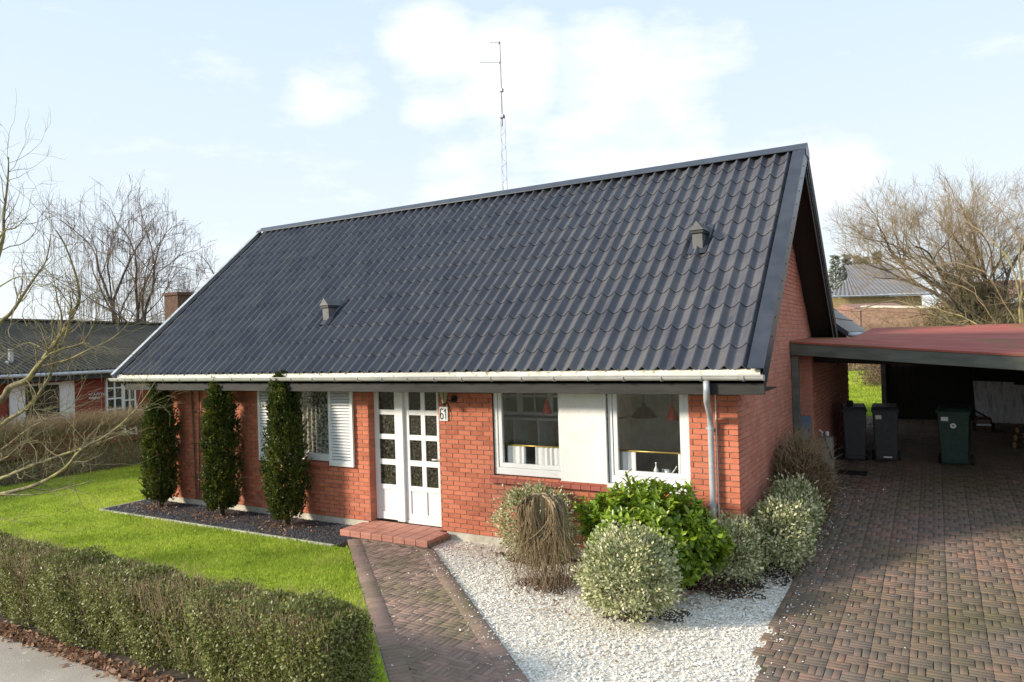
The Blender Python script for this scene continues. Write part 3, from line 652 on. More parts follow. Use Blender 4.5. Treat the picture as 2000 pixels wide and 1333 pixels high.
# left window with lace and louvred shutters
lw_ = empty('window', (0,0,0)); lw_.parent = house
f = B(); bars(f, -7.955, -6.805, .935, 2.29, .06, .02, .10, .12); f.build('frame', 'white_paint', lw_, bev=.004)
g = B(); g.box(-7.89, .05, 1.05, -6.87, .056, 2.23); g.build('pane', 'pane_glass', lw_)
si = B(); si.hexa([(-7.95,-.05,.845), (-6.80,-.05,.845), (-6.80,.06,.86), (-7.95,.06,.86), (-7.95,-.05,.89), (-6.80,-.05,.89), (-6.80,.06,.93), (-7.95,.06,.93)]); si.build('window_sill', 'sill', lw_)
for x0 in (-8.54, -6.80):
    e = empty('shutter', (0,0,0)); e.parent = house
    f = B(); bars(f, x0, x0+.545, .875, 2.24, .055, -.052, -.012, .07); f.build('frame', 'white_paint', e, bev=.003)
    f = B(); f.box(x0+.056, -.012, .945, x0+.489, -.008, 2.185); f.build('backing', 'cabinet_grey', e)
    sm = None
    for k in range(24):
        z = .960+k*.0505
        if sm is None:
            s_ = B(); s_.hexa([(0,-.050,-.016), (.433,-.050,-.016), (.433,-.047,-.016), (0,-.047,-.016), (0,-.016,.020), (.433,-.016,.020), (.433,-.013,.020), (0,-.013,.020)]); o = s_.build('slat', 'white_paint', e); sm = o.data
        else: o = link('slat', sm, e)
        o.location = (x0+.056, 0, z)
# front door and side light
door = empty('front_door', (0,0,0)); door.parent = house
DY = .15
f = B(); f.box(-5.955, DY, .02, -5.875, DY+.08, 2.29).box(-5.49, DY-.03, .02, -5.335, DY+.08, 2.29).box(-4.60, DY, .02, -4.535, DY+.08, 2.29).box(-5.335, DY+.01, .0, -4.60, DY+.09, .045); f.build('door_frame', 'white_paint', door, bev=.004)
rows = [(1.826, 2.25), (1.425, 1.745), (1.014, 1.342), (.60, .925)]
def leaf(nm, x0, x1, cols_, zb, depth):
    e = empty(nm, (0,0,0)); e.parent = door
    f = B(); y0, y1 = DY+depth, DY+depth+.05
    f.box(x0, y0, zb, cols_[0][0], y1, 2.28).box(cols_[-1][1], y0, zb, x1, y1, 2.28)
    for (a, b_), (c2, d2) in zip(cols_[:-1], cols_[1:]): f.box(b_, y0+.001, zb+.001, c2, y1-.001, 2.28)
    zs = [zb, .15]+[q for r in reversed(rows) for q in r]
    zcuts = [(zb,.15), (.52,.60)]+[(rows[i+1][1], rows[i][0]) for i in range(3)]
    for z0, z1 in zcuts:
        for a, b_ in cols_: f.box(a, y0+.002, z0, b_, y1-.002, z1)
    f.build('rail_frame', 'white_paint', e, bev=.003)
    for a, b_ in cols_:
        for z0, z1 in rows:
            p = B(); p.box(a, y0+.022, z0, b_, y0+.028, z1); p.build('pane', 'obscure_glass', e)
        p = B(); p.hexa([(a+.004,y0+.018,.154), (b_-.004,y0+.018,.154), (b_-.004,y1,.154), (a+.004,y1,.154), (a+.004,y0+.018,.516), (b_-.004,y0+.018,.516), (b_-.004,y1,.516), (a+.004,y1,.516)]); p.build('panel', 'white_paint', e)
    return e
leaf('side_light', -5.874, -5.491, [(-5.862,-5.526)], .03, .0)
dl = leaf('door_leaf', -5.332, -4.603, [(-5.243,-5.003), (-4.921,-4.690)], .05, .02)
h = B(); h.tube([(-4.655,DY+.018,1.06), (-4.655,DY-.03,1.06), (-4.76,DY-.035,1.06)], .011, 8); h.build('handle', 'white_paint', dl, smooth=True)
# doorstep
stp = empty('doorstep', (0,0,0)); tag(stp, 'low step of terracotta tiles in front of the white door', 'doorstep')
bs = B(); bs.box(-6.05, -.585, -.35, -4.37, .14, -.052); bs.build('base', 'mortar', stp)
tm_ = None
xs_ = np.linspace(-6.07, -4.35, 9)
for j, (y0, y1) in enumerate([(-.605,-.42), (-.415,-.24), (-.235,-.06), (-.055,.13)]):
    for i in range(8):
        x0, x1 = xs_[i]+.004, xs_[i+1]-.004
        if j == 3 and (x0 < -5.97 or x1 > -4.53): x0, x1 = max(x0,-5.955), min(x1,-4.535)
        if j == 3 : y1_ = .12
        else: y1_ = y1
        p = B(); p.box(x0, y0, -.05, x1, y1_ if not (j == 3) else .12, .0+rng.uniform(-.0015,.0015))
        if j == 0: p.box(x0+.001, y0, -.095, x1-.001, y0+.02, -.0505)
        p.build('tile', 'step_tile', stp, bev=.006)

# old trellis on the left wall
tr = empty('wooden_trellis', (-10.30,-.03,0)); tag(tr, 'narrow brown wooden trellis on the brick wall between the two left yews', 'trellis')
for xa, xb in ((-.13,-.06), (.10,.03)):
    p = B(); p.tube([(xa,.0,2.16), (xb,-.005,.02)], .013, 6); p.build('pole', 'bark', tr)
for z in (1.72, 1.10, .45):
    p = B(); p.tube([(-.14,-.014,z), (.13,-.014,z+.01)], .009, 6); p.build('rung', 'bark', tr)
# house number and lantern
num = empty('house_number_plate', (-4.415,-.004,1.80)); tag(num, 'white plate with the number 61 beside the front door', 'house number')
p = B(); p.box(-.078,-.018,-.11,.078,.0,.11); p.build('plate', 'white_paint', num, bev=.008)
def stroke(bb, pts, r=.0085):
    for a, c2 in zip(pts[:-1], pts[1:]):
        a = np.array(a); c2 = np.array(c2); d = c2-a; l = np.linalg.norm(d)
        if l < 1e-6: continue
        d /= l; nrm = np.array([-d[1], d[0]])*r; a = a-d*r*.4; c2 = c2+d*r*.4
        q = [a-nrm, c2-nrm, c2+nrm, a+nrm]; bb.prism([(x,-.0186,z) for x, z in q], (0,-.002,0))
six = [(.0+.028*math.cos(t)-.030, .055+.022*math.sin(t)) for t in np.linspace(.5, 2.6, 7)]+[(-.058,.02), (-.059,-.035)]
loop = [(-.032+.027*math.cos(t), -.036+.042*math.sin(t)) for t in np.linspace(math.pi, -math.pi, 17)]
p = B(); stroke(p, six+loop); p.build('digit', 'dark_paint', num)
p = B(); stroke(p, [(.012,.035), (.040,.075), (.042,-.078)]); p.build('digit', 'dark_paint', num)
lan = empty('wall_lantern', (-4.22,0,2.05)); tag(lan, 'black iron wall lantern under the eaves beside the house number', 'lantern')
p = B(); p.tube([(0,.0,-.02), (0,-.02,-.02)], .055, 12); p.tube([(0,-.02,-.02), (0,-.09,-.05), (-.02,-.16,-.02), (-.03,-.19,.02)], .012, 6); p.tube([(-.02,-.16,-.05), (.03,-.10,-.28)], [.010,.003], 6); p.build('bracket', 'black_iron', lan)
p = B(); p.lathe([(.035,-.10), (.085,.09)], (-.05,-.20,.02), 6); p.build('glass', 'lantern_glass', lan)
p = B()
for k in range(6): a = k*math.pi/3; p.tube([(-.05+.036*math.cos(a), -.20+.036*math.sin(a), -.08), (-.05+.087*math.cos(a), -.20+.087*math.sin(a), .11)], .006, 4)
p.lathe([(.0,-.14), (.018,-.12), (.042,-.10), (.040,-.085)], (-.05,-.20,.02), 10); p.lathe([(.095,.09), (.10,.10), (.03,.16)], (-.05,-.20,.02), 10); p.build('cage', 'black_iron', lan)

# things seen through the kitchen windows
def curtain(x0, x1, z0, z1, y, label):
    n = max(8, int((x1-x0)/.012)); b = B(); xs2 = np.linspace(x0, x1, n)
    yy2 = y+.014*np.sin(xs2*math.pi*2/.085+rng.uniform(0,6))+.008*np.sin(xs2*97)
    for x, yv in zip(xs2, yy2): b.V += [(x,yv,z0), (x+.002,yv*.6+y*.4,z1)]
    b.F = [(2*i,2*i+2,2*i+3,2*i+1) for i in range(n-1)]; o = b.build('cafe_curtain', 'net_curtain', None, smooth=True)
    return tag(o, label, 'curtain', 'short cafe curtains in the kitchen windows')
curtain(-3.42, -3.10, 1.02, 1.335, .17, 'short pale curtain at the left of the kitchen window nearest the door')
curtain(-2.93, -2.46, 1.02, 1.335, .17, 'short pale curtain at the right of the kitchen window nearest the door')
curtain(-1.62, -1.40, 1.02, 1.335, .17, 'short pale curtain at the left of the window beside the downpipe')
curtain(-.82, -.70, 1.02, 1.335, .17, 'short pale curtain at the right of the window beside the downpipe')
for x0, x1, lab in ((-3.45,-2.40,'brass curtain rod across the kitchen window nearest the door'), (-1.66,-.66,'brass curtain rod across the window beside the downpipe')):
    b = B(); b.tube([(x0,.165,1.345), (x1,.165,1.345)], .012, 8); tag(b.build('curtain_rod', 'brass', None, smooth=True), lab, 'curtain rod', 'brass rods carrying the cafe curtains')
lc = B(); n = 80; xs2 = np.linspace(-7.9,-6.86,n)
for x in xs2: lc.V += [(x, .14+.02*math.sin(x*60), .95), (x, .14+.02*math.sin(x*60), 2.28)]
lc.F = [(2*i,2*i+2,2*i+3,2*i+1) for i in range(n-1)]; tag(lc.build('lace_curtain', 'lace', None, smooth=True), 'dark patterned lace curtain in the window between the shutters', 'curtain')
shf = empty('kitchen_shelf', (-4.0,1.35,0)); tag(shf, 'white kitchen shelf unit with glazed cupboard doors seen through the window', 'shelf')
p = B()
for x in np.linspace(-.45, 1.85, 6): p.box(x, 0, .9, x+.03, .5, 1.58)
for z in (.88, 1.58, 1.60): p.box(-.45, -.02, z, 1.88, .5, z+.022)
p.build('shelf_board', 'shelf_white', shf)
p = B(); p.box(-.45, .02, 1.66, 1.88, .6, 2.3); p.build('cupboard', 'shelf_white', shf)
for k in range(4):
    x0 = -.35+k*.56; p = B(); p.box(x0, .0, 1.72, x0+.2, .018, 1.96).box(x0+.24, .0, 1.72, x0+.44, .018, 1.96).box(x0, .0, 2.0, x0+.2, .018, 2.26).box(x0+.24, .0, 2.0, x0+.44, .018, 2.26); p.build('pane', 'dark_glass', shf)
def pendant(x, y, z, r, hh, m, name, lab):
    e = empty(name, (x,y,z)); tag(e, lab, 'lamp')
    p = B(); p.lathe([(r,0), (r*.98,.012), (r*.45,hh), (r*.18,hh+.02), (r*.14,hh+.07)], (0,0,0), 20); p.build('shade', m, e, smooth=True)
    p = B(); p.tube([(0,0,hh+.05), (0,0,2.33-z)], .006, 5); p.build('cord', 'dark_paint', e)
pendant(-1.55, .95, 1.72, .19, .14, 'dark_red_enamel', 'pendant_lamp', 'dark red pendant lamp hanging in the window beside the downpipe')
pendant(-1.02, .62, 1.73, .085, .17, 'red_enamel', 'small_pendant_lamp', 'small bright red lamp hanging in the window beside the downpipe')
pendant(-2.92, .55, 1.78, .075, .18, 'red_enamel', 'small_pendant_lamp', 'small bright red lamp hanging in the kitchen window nearest the door')
sb = empty('soap_bottle', (-1.13,.20,1.02)); tag(sb, 'clear soap bottle with white pump on the window ledge', 'bottle')
p = B(); p.lathe([(.0,0), (.03,.0), (.032,.09), (.014,.12), (.012,.14)], (0,0,0), 12); p.build('bottle', 'sticker', sb, smooth=True)
p = B(); p.lathe([(.008,.14), (.008,.17), (.014,.17), (.014,.185), (.0,.19)], (0,0,0), 8); p.build('pump', 'white_paint', sb)
wc = empty('watering_can', (-.98,.22,1.02)); tag(wc, 'small silver watering can on the ledge beside the soap bottle', 'watering can')
p = B(); p.lathe([(0,0), (.045,0), (.042,.10), (.0,.10)], (0,0,0), 14); p.build('body', 'zinc', wc, smooth=True)
p = B(); p.tube([(.04,0,.02), (.10,0,.10), (.13,0,.15)], [.012,.008,.010], 6); p.tube([(-.04,0,.09), (-.07,0,.11), (-.06,0,.03)], .005, 5); p.build('spout', 'zinc', wc)
lg_ = B(); lg_.box(-3.5, .118, .99, -.64, .30, 1.018); lg_.build('window_ledge', 'white_paint', house)

# rear wing and the recessed side wall under the carport
wg = B(); wg.box(-.011, 4.45, -.3, .25, 10.5, 2.70); wing = wg.build('side_wing_wall', 'gable_mortar', house)
gb = B()
for r in range(-2, 37):
    z0 = r*CO+J/2; z1 = (r+1)*CO-J/2; sh = (r%2)*MO/2; gb.box(.004, 4.438, z0, .12-(r%2)*.02, 4.449, z1); gb.box(.13-(r%2)*.02, 4.438, z0, .262, 4.449, z1)
    for k in range(27):
        y0 = max(4.451+k*MO-sh, 4.451); y1 = min(4.451+(k+1)*MO-sh-J, 10.5)
        if y1-y0 > .03: gb.box(.2502, y0, z0, .262, y1, z1)
gb.build('brickwork', 'gable_brick', wing, kind='stuff')
wu = B(); wu.box(-.01, 6.95, 2.701, .245, 10.49, 3.06); wu.build('wing_eave_wall', 'gable_brick', house)
wr = B(); wr.hexa([(.62,6.9,2.79), (.62,12.2,2.79), (-3.2,12.2,5.85), (-3.2,6.9,5.85), (.62,6.9,2.90), (.62,12.2,2.90), (-3.2,12.2,5.96), (-3.2,6.9,5.96)]); wro = wr.build('wing_roof', 'flashing', house)
wb = B()
for k in range(1, 10):
    t = k/10; x = .62-3.82*t; z = 2.90+3.06*t
    wb.hexa([(x+.02,6.9,z-.01), (x+.02,12.2,z-.01), (x-.01,12.2,z+.012), (x-.01,6.9,z+.012), (x+.02,6.9,z+.012), (x+.02,12.2,z+.012), (x-.01,12.2,z+.028), (x-.01,6.9,z+.028)])
wb.build('tile_course', 'roof_tile', wro)
wb = B(); wb.tube([(.675,6.9,2.83), (.675,12.3,2.83)], .055, 10); wb.build('gutter', 'zinc', wro, smooth=True)
wb = B(); wb.box(-7.0, 10.3, -.3, .249, 10.49, 3.0); wb.build('wing_end', 'gable_brick', house)

# ------------------------------------------------------------------ carport and what stands in it
cp = empty('carport', (2.5,7.5,0)); tag(cp, 'timber carport with flat red felt roof beside the gable', 'carport')
cp.location = (0,0,0)
FZ = lambda x: 2.735-.088*x
f = B(); f.hexa([(.004,3.86,FZ(0)-.215), (6.2,3.86,FZ(6.2)-.235), (6.2,3.93,FZ(6.2)-.235), (.004,3.93,FZ(0)-.215), (.004,3.86,FZ(0)-.01), (6.2,3.86,FZ(6.2)-.01), (6.2,3.93,FZ(6.2)-.01), (.004,3.93,FZ(0)-.01)]); f.build('fascia_beam', 'carport_beam', cp, bev=.006)
def roof_strip(y0, z0f, y1, z1f, nm, x0=.01):
    b = B(); xs3 = np.linspace(x0, 6.3, 28)
    k = 0; n = 22; yv = np.linspace(y0, y1, n)
    for j, y in enumerate(yv):
        t = j/(n-1); rid = .016*abs(math.sin(math.pi*j/2.0)) if 0 < j < n-1 else 0
        for x in (x0, 6.3): b.V.append((x, y, z0f(x)*(1-t)+z1f(x)*t+rid))
    b.F = [(2*j,2*j+1,2*j+3,2*j+2) for j in range(n-1)]; o = b.build(nm, 'carport_roof', cp); md = o.modifiers.new('thick','SOLIDIFY'); md.thickness = .03; md.offset = -1
Z1 = lambda x: 2.79-.006*x; Z2 = lambda x: 3.0-.004*x
roof_strip(3.84, lambda x: FZ(x)+.012, 6.4, lambda x: Z1(x)-.03*x, 'roof_sheet'); roof_strip(6.41, lambda x: Z1(x)-.03*x, 12.3, Z2, 'roof_sheet', .74)
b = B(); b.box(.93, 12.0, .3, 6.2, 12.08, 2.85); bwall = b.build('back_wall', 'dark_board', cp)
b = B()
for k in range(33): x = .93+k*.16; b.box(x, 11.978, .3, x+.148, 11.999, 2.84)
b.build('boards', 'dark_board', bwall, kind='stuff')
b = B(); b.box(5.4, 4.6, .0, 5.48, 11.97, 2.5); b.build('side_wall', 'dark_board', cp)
for x, y in ((.06,3.97), (.95,11.9), (5.3,3.99)):
    b = B(); b.box(x-.055, y-.05, -.1, x+.055, y+.05, 2.5 if x < 4 else 2.1); b.build('post', 'carport_beam', cp, bev=.005)
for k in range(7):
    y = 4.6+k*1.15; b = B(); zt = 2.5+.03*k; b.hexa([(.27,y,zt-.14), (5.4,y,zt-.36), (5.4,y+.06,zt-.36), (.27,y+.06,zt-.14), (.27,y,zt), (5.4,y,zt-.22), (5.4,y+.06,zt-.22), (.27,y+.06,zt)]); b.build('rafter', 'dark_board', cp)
def wheelie_bin(x, y, rz, m, label, tall=1.07, wdt=.50, logo=False, strip=False, knob=False):
    e = empty('wheelie_bin', (x, y, float(gz(x,y))+.036), rz); tag(e, label, 'bin', 'wheelie bins under the carport'); w = wdt/2; hb = tall-.07
    p = B(); p.hexa([(-w*.80,-.20,.06), (w*.80,-.20,.06), (w*.80,.20,.10), (-w*.80,.20,.10), (-w*.97,-.27,hb), (w*.97,-.27,hb), (w*.97,.25,hb), (-w*.97,.25,hb)]); p.build('body', m, e, bev=.02)
    p = B(); p.box(-w*1.04, -.295, hb-.035, w*1.04, .26, hb-.002); p.box(-w*.80, -.232, .115, w*.80, -.19, .135); p.build('rim', m, e, bev=.008)
    p = B(); p.hexa([(-w*1.05,-.30,hb+.0), (w*1.05,-.30,hb+.0), (w*1.05,.27,hb), (-w*1.05,.27,hb), (-w*.88,-.24,hb+.06), (w*.88,-.24,hb+.06), (w*.92,.27,hb+.09), (-w*.92,.27,hb+.09)]); p.build('lid', m, e, bev=.012)
    p = B(); p.tube([(-w*.95,.32,hb+.02), (w*.95,.32,hb+.02)], .016, 8); p.tube([(-w*.9,.24,hb-.02), (-w*.9,.32,hb+.02)], .014, 6); p.tube([(w*.9,.24,hb-.02), (w*.9,.32,hb+.02)], .014, 6); p.build('handle', m, e)
    for s in (-1, 1):
        p = B(); p.tube([(s*(w*.88),.14,.10), (s*(w*.88+.05),.14,.10)], .10, 18); wo = p.build('wheel', 'rubber', e, bev=.008)
        p = B(); p.tube([(s*(w*.88+.051),.14,.10), (s*(w*.88+.056),.14,.10)], .035, 12); p.build('hub', m, wo)
    yf = lambda z: -.20-.07*(z-.06)/(hb-.06)-.004
    if strip is not None:
        z = hb-.14; p = B(); p.hexa([(-w*.72,yf(z-.035)-.002,z-.035), (-w*.28,yf(z-.035)-.002,z-.035), (-w*.28,yf(z-.035),z-.035), (-w*.72,yf(z-.035),z-.035), (-w*.72,yf(z+.04)-.002,z+.04), (-w*.28,yf(z+.04)-.002,z+.04), (-w*.28,yf(z+.04),z+.04), (-w*.72,yf(z+.04),z+.04)]); p.build('sticker', 'sticker', e)
    if strip: p = B(); p.box(-w*.2, -.2375, .112, w*.42, -.2345, .138); p.build('reflector', 'sticker', e)
    if logo:
        z = hb-.26; ring = []
        p = B(); p.tube([(.0,yf(z)-.003,z), (.0,yf(z)+.001,z)], .048, 20); lo = p.build('emblem', 'sticker', e)
        p = B(); p.prism([(-.022,yf(z)-.0045,z+.014), (.022,yf(z)-.0045,z+.014), (.0,yf(z)-.0045,z-.024)], (0,.001,0)); p.build('emblem_mark', 'dark_paint', lo)
    if knob: p = B(); p.box(-.12, .02, hb+.06, .0, .14, hb+.16); p.build('bag_end', 'rubber', e, bev=.03)
wheelie_bin(.69, 6.75, .12, 'bin_grey', 'dark grey wheelie bin nearest the brick wall', 1.10, .44, strip=None, knob=True)
wheelie_bin(1.24, 6.80, .05, 'bin_grey', 'dark grey wheelie bin with white sticker and white reflector strip', 1.10, .46, strip=True)
wheelie_bin(2.39, 6.75, -.10, 'bin_green', 'dark green wheelie bin with white round emblem', 1.10, .53, logo=True, strip=False)
ts = empty('metal_sheet', (0,0,0)); tag(ts, 'grey metal sheets leaning against the dark back wall of the carport', 'metal sheet')
p = B(); p.hexa([(2.94,11.70,.45), (3.75,11.70,.40), (3.75,11.715,.40), (2.94,11.715,.45), (2.90,11.93,1.62), (3.72,11.93,1.58), (3.72,11.945,1.58), (2.90,11.945,1.62)]); p.build('sheet', 'tin_sheet', ts)
p = B(); p.hexa([(3.60,11.60,.38), (4.6,11.60,.36), (4.6,11.615,.36), (3.60,11.615,.38), (3.60,11.86,1.54), (4.6,11.86,1.46), (4.6,11.875,1.46), (3.60,11.875,1.54)]); p.build('sheet', 'tin_sheet', ts)
mo = empty('garden_machine', (3.02,10.6,float(gz(3.0,10.6))+.036)); tag(mo, 'small dark red garden machine in front of the metal sheets', 'machine')
p = B(); p.box(-.16,-.2,.12,.16,.2,.30); p.build('engine', 'dark_red_enamel', mo, bev=.03)
p = B(); p.box(-.14,-.215,.13,.14,-.203,.17); p.build('bumper', 'zinc', mo)
p = B(); p.tube([(-.1,.15,.28), (-.35,.25,.52), (-.55,.25,.55)], .018, 6); p.tube([(.1,.15,.28), (-.25,.25,.50), (-.52,.25,.50)], .018, 6); p.build('handlebar', 'black_iron', mo)
for sx_, sy_ in ((-1,-1), (1,-1), (-1,1), (1,1)): p = B(); p.tube([(sx_*.16,sy_*.14,.08), (sx_*.21,sy_*.14,.08)], .08, 14); p.build('wheel', 'rubber', mo)
for k, (dx, dz, r_) in enumerate([(0,0,.07), (.02,.15,.065), (.16,.03,.075), (.15,.19,.06), (.05,.30,.06), (.2,.34,.06)]):
    x = 3.66+dx; y = 8.6; z = float(gz(x,y))+.045+.075+dz; e = empty('firewood_log', (x,y,z)); tag(e, ['split firewood log at the bottom left of the small pile', 'firewood log in the second layer, near side of the pile', 'thick firewood log at the bottom of the pile by the wall', 'firewood log in the second layer next to the side wall', 'firewood log near the top of the pile', 'topmost firewood log on the small pile'][k], 'log', 'firewood logs stacked at the right of the carport')
    p = B(); p.tube([(-.22,-.1,0), (.25,.12,.01)], r_, 9, cap=False); p.build('bark', 'wood_bark', e)
    p = B(); p.tube([(-.222,-.101,0), (-.20,-.09,0)], r_*.97, 9); p.build('cut_face', 'wood_log', e)
mb = empty('meter_box', (.13,4.43,1.22)); tag(mb, 'blue grey meter box on the brick pier under the carport beam', 'meter box')
p = B(); p.box(-.10,-.11,-.22,.10,.0,.22); p.build('housing', 'meter_blue', mb, bev=.01)
p = B(); p.box(-.085,-.118,-.20,.085,-.111,.20); p.build('cover', 'meter_blue', mb)
gc = empty('grey_cabinet', (.36,5.1,float(gz(.36,5.1))+.02)); tag(gc, 'small grey utility cabinet with white tap fittings by the wall', 'cabinet')
p = B(); p.box(-.09,-.1,0,.12,.14,.78); p.build('housing', 'cabinet_grey', gc, bev=.01)
p = B(); p.tube([(-.05,0,.80), (-.05,0,.87), (-.11,0,.90)], .016, 8); p.tube([(.03,0,.80), (.03,0,.88)], .03, 8); p.build('tap', 'white_paint', gc)
p = B(); p.tube([(-.02,-.12,.86), (.12,-.16,.40)], .012, 6); p.build('hose', 'rubber', gc)
dm_ = B(); dm_.box(-.26,-.14,0,.26,.14,.018); o = dm_.build('doormat', 'rubber', None, bev=.004); o.location = (.72,5.65,float(gz(.72,5.65))+.040); o.rotation_euler = (.06,0,0); tag(o, 'black rubber mat lying on the driveway before the bins', 'mat')

# ------------------------------------------------------------------ shrubs and hedges
def ellipsoid_pts(n, c, r, seed, amp=.12, shell=.35, zmin=-.95):
    D = unit(rng.normal(size=(int(n*1.3),3))); D = D[D[:,2] > zmin][:n]
    s = lumps(D, seed, amp=amp)*(1-shell*rng.uniform(size=len(D))**1.7)
    return np.array(c)+D*np.array(r)*s[:,None], D
def shrub(name, loc, r, zc, n, L, W, m, label, cat, seed, oval=False, amp=.12, shell=.35, up=.35, grp=None, stems=10, stem_m='twig_brown', fold=.25, clump=0):
    e = empty(name, (loc[0], loc[1], float(gz(*loc)))); tag(e, label, cat, grp)
    P, D = ellipsoid_pts(n, (0,0,zc), r, seed, amp, shell, -.8)
    if clump:
        nc = clump; PC, DC = ellipsoid_pts(nc, (0,0,zc), np.array(r)*.95, seed+1, amp, .25, -.8); nc = len(PC); ci = rng.integers(0, nc, len(P)); sz = rng.uniform(.045,.08,nc)
        P = np.where(rng.uniform(size=(len(P),1)) < .78, PC[ci]+rng.normal(size=P.shape)*sz[ci][:,None]*.75, P); D = unit(P-[0,0,zc])
    k = P[:,2] > .02; P, D = P[k], D[k]
    dirs = D*.8+rand_dirs(len(P))*.75+[0,0,up]
    leaf_mesh('foliage', P, dirs, D+rand_dirs(len(P))*.6+[0,0,.4], rng.uniform(*L, len(P)), W, m, e, oval=oval, fold=fold)
    a = rng.uniform(0, 6.28, stems); t = np.linspace(0,1,5)[None,:,None]; tip = np.stack([np.cos(a)*r[0]*.7, np.sin(a)*r[1]*.7, np.full(stems, zc+.2*r[2])], 1)
    base = tip*[.12,.12,0]+[0,0,-.02]; PL = base[:,None]*(1-t)+tip[:,None]*t+rng.normal(0,.015,(stems,5,3))
    strand_mesh('stems', PL, np.linspace(.013,.004,5)[None]*np.ones((stems,1)), stem_m, e)
    return e
VG = 'cream variegated shrubs'
shrub('variegated_shrub', (-2.62,-.42), (.60,.38,.52), .50, 9000, (.03,.055), .26, 'variegated_leaf', 'cream variegated shrub against the brick wall behind the weeping tree', 'shrub', 3, clump=130, grp=VG)
shrub('variegated_shrub', (-.76,-1.85), (.52,.49,.46), .49, 16000, (.024,.05), .29, 'variegated_leaf', 'round cream variegated shrub in front of the glossy laurel', 'shrub', 5, amp=.06, shell=.5, clump=170, grp=VG)
shrub('variegated_shrub', (-.06,-.36), (.34,.30,.40), .42, 5000, (.03,.055), .26, 'variegated_leaf', 'cream variegated shrub at the house corner beside the laurel', 'shrub', 8, clump=130, grp=VG)
shrub('variegated_shrub', (.36,.45), (.36,.50,.42), .42, 8000, (.03,.06), .27, 'variegated_leaf', 'cream variegated shrub in the middle of the row along the gable', 'shrub', 19, clump=130, grp=VG)
shrub('variegated_shrub', (.40,1.30), (.34,.44,.42), .48, 6000, (.03,.06), .27, 'variegated_leaf', 'cream variegated shrub growing by the gable in front of the brown bush', 'shrub', 9, clump=130, grp=VG)
# laurel: whorls of big glossy leaves
e = empty('laurel_bush', (-.90,-.80,-.13)); tag(e, 'large glossy bright green laurel bush under the right window', 'bush')
P, D = ellipsoid_pts(1350, (0,0,.62), (.84,.50,.60), 21, .09, .40, -.8); k = P[:,2] > .12; P, D = P[k], D[k]
CC, DD, UU, LL = [], [], [], []
for p, d in zip(P, D):
    ax = unit(d+np.array([0,0,.55])+rng.normal(0,.25,3)); q = unit(np.cross(ax, rng.normal(size=3))); w = np.cross(ax, q); k = rng.integers(5, 9)
    for j in range(k):
        a = j*2.4; rad = math.cos(a)*q+math.sin(a)*w; op = rng.uniform(.5,1.2)
        CC.append(p-ax*j*.012); DD.append(ax*(1.15-op*.55)+rad*op); UU.append(ax*.9-rad*.25); LL.append(rng.uniform(.075,.125))
for k in range(7):
    bx, by = rng.uniform(-.5,.4), rng.uniform(-.25,.25); top = np.array([bx, by, 1.24+rng.uniform(-.05,.10)])
    for j in range(9):
        a = j*2.4; rad = np.array([math.cos(a), math.sin(a), 0]); CC.append(top-np.array([0,0,.03*j])); DD.append(rad*.8+np.array([0,0,.8])); UU.append(np.array([0,0,1.])-rad*.3); LL.append(rng.uniform(.08,.12))
leaf_mesh('foliage', CC, DD, np.array(UU), LL, .21, 'laurel_leaf', e, oval=True, fold=.35)
st = []; 
for k in range(14):
    a = rng.uniform(0,6.28); tip = np.array([math.cos(a)*.6, math.sin(a)*.38, rng.uniform(.7,1.2)]); st.append([tip*[.1,.1,0]*(1-t)+tip*t for t in np.linspace(0,1,5)])
strand_mesh('stems', st, np.linspace(.016,.006,5)[None]*np.ones((14,1)), 'twig_olive', e)
# weeping tree with bare strands
wt = empty('weeping_tree', (-2.07,-1.28,-.13)); tag(wt, 'small bare weeping tree with drooping tan twigs on the gravel', 'tree')
b = B(); b.tube([(.0,.0,0), (.015,.0,.35), (-.01,.01,.75), (.02,0,1.12)], [.036,.03,.028,.024], 8); b.build('trunk', 'twig_tan', wt, smooth=True)
nm_ = 15; am_ = np.sort(rng.uniform(0, 6.28, nm_)); am_ = am_[np.cos(am_-5.2) < .90]; nm_ = len(am_); Rm_ = rng.uniform(.12,.27,nm_); k = 13; t = np.linspace(0,1,k)
b = B()
for a0_, r0_ in zip(am_, Rm_):
    b.tube([(r0_*math.sin(p_)*math.cos(a0_), r0_*math.sin(p_)*math.sin(a0_), 1.12-.75*r0_*(1-math.cos(p_))+rng.normal(0,.008)) for p_ in np.linspace(0,1.35,7)], list(np.linspace(.015,.006,7)), 5)
b.build('limbs', 'twig_tan', wt)
w_i = rng.integers(0, nm_, 430); n = len(w_i); ps = rng.uniform(.30,1.35,n); R_ = Rm_[w_i]; a = am_[w_i]
sx_ = R_*np.sin(ps); zs_ = 1.12-.75*R_*(1-np.cos(ps)); an = a+rng.normal(0,.35,n); ro = rng.uniform(.02,.09,n); zb = rng.uniform(.08,.62,n)
ou = np.clip(t/.25,0,1)*(2-np.clip(t/.25,0,1)); fall = np.clip((t-.06)/.94,0,1)**1.25
wx_ = np.cumsum(np.cumsum(rng.normal(0,.0055,(n,k)),1),1)*t; wy_ = np.cumsum(np.cumsum(rng.normal(0,.0055,(n,k)),1),1)*t
PL = np.stack([(sx_*np.cos(a))[:,None]+(ro*np.cos(an))[:,None]*ou+wx_, (sx_*np.sin(a))[:,None]+(ro*np.sin(an))[:,None]*ou+wy_, zs_[:,None]+.02*np.sin(np.clip(t/.2,0,1)*math.pi)[None]-(zs_-zb)[:,None]*fall[None]+rng.normal(0,.007,(n,k))], -1)
strand_mesh('crown', PL, np.linspace(.0070,.0022,k)[None]*rng.uniform(.6,1.4,(n,1)), 'twig_tan', wt)
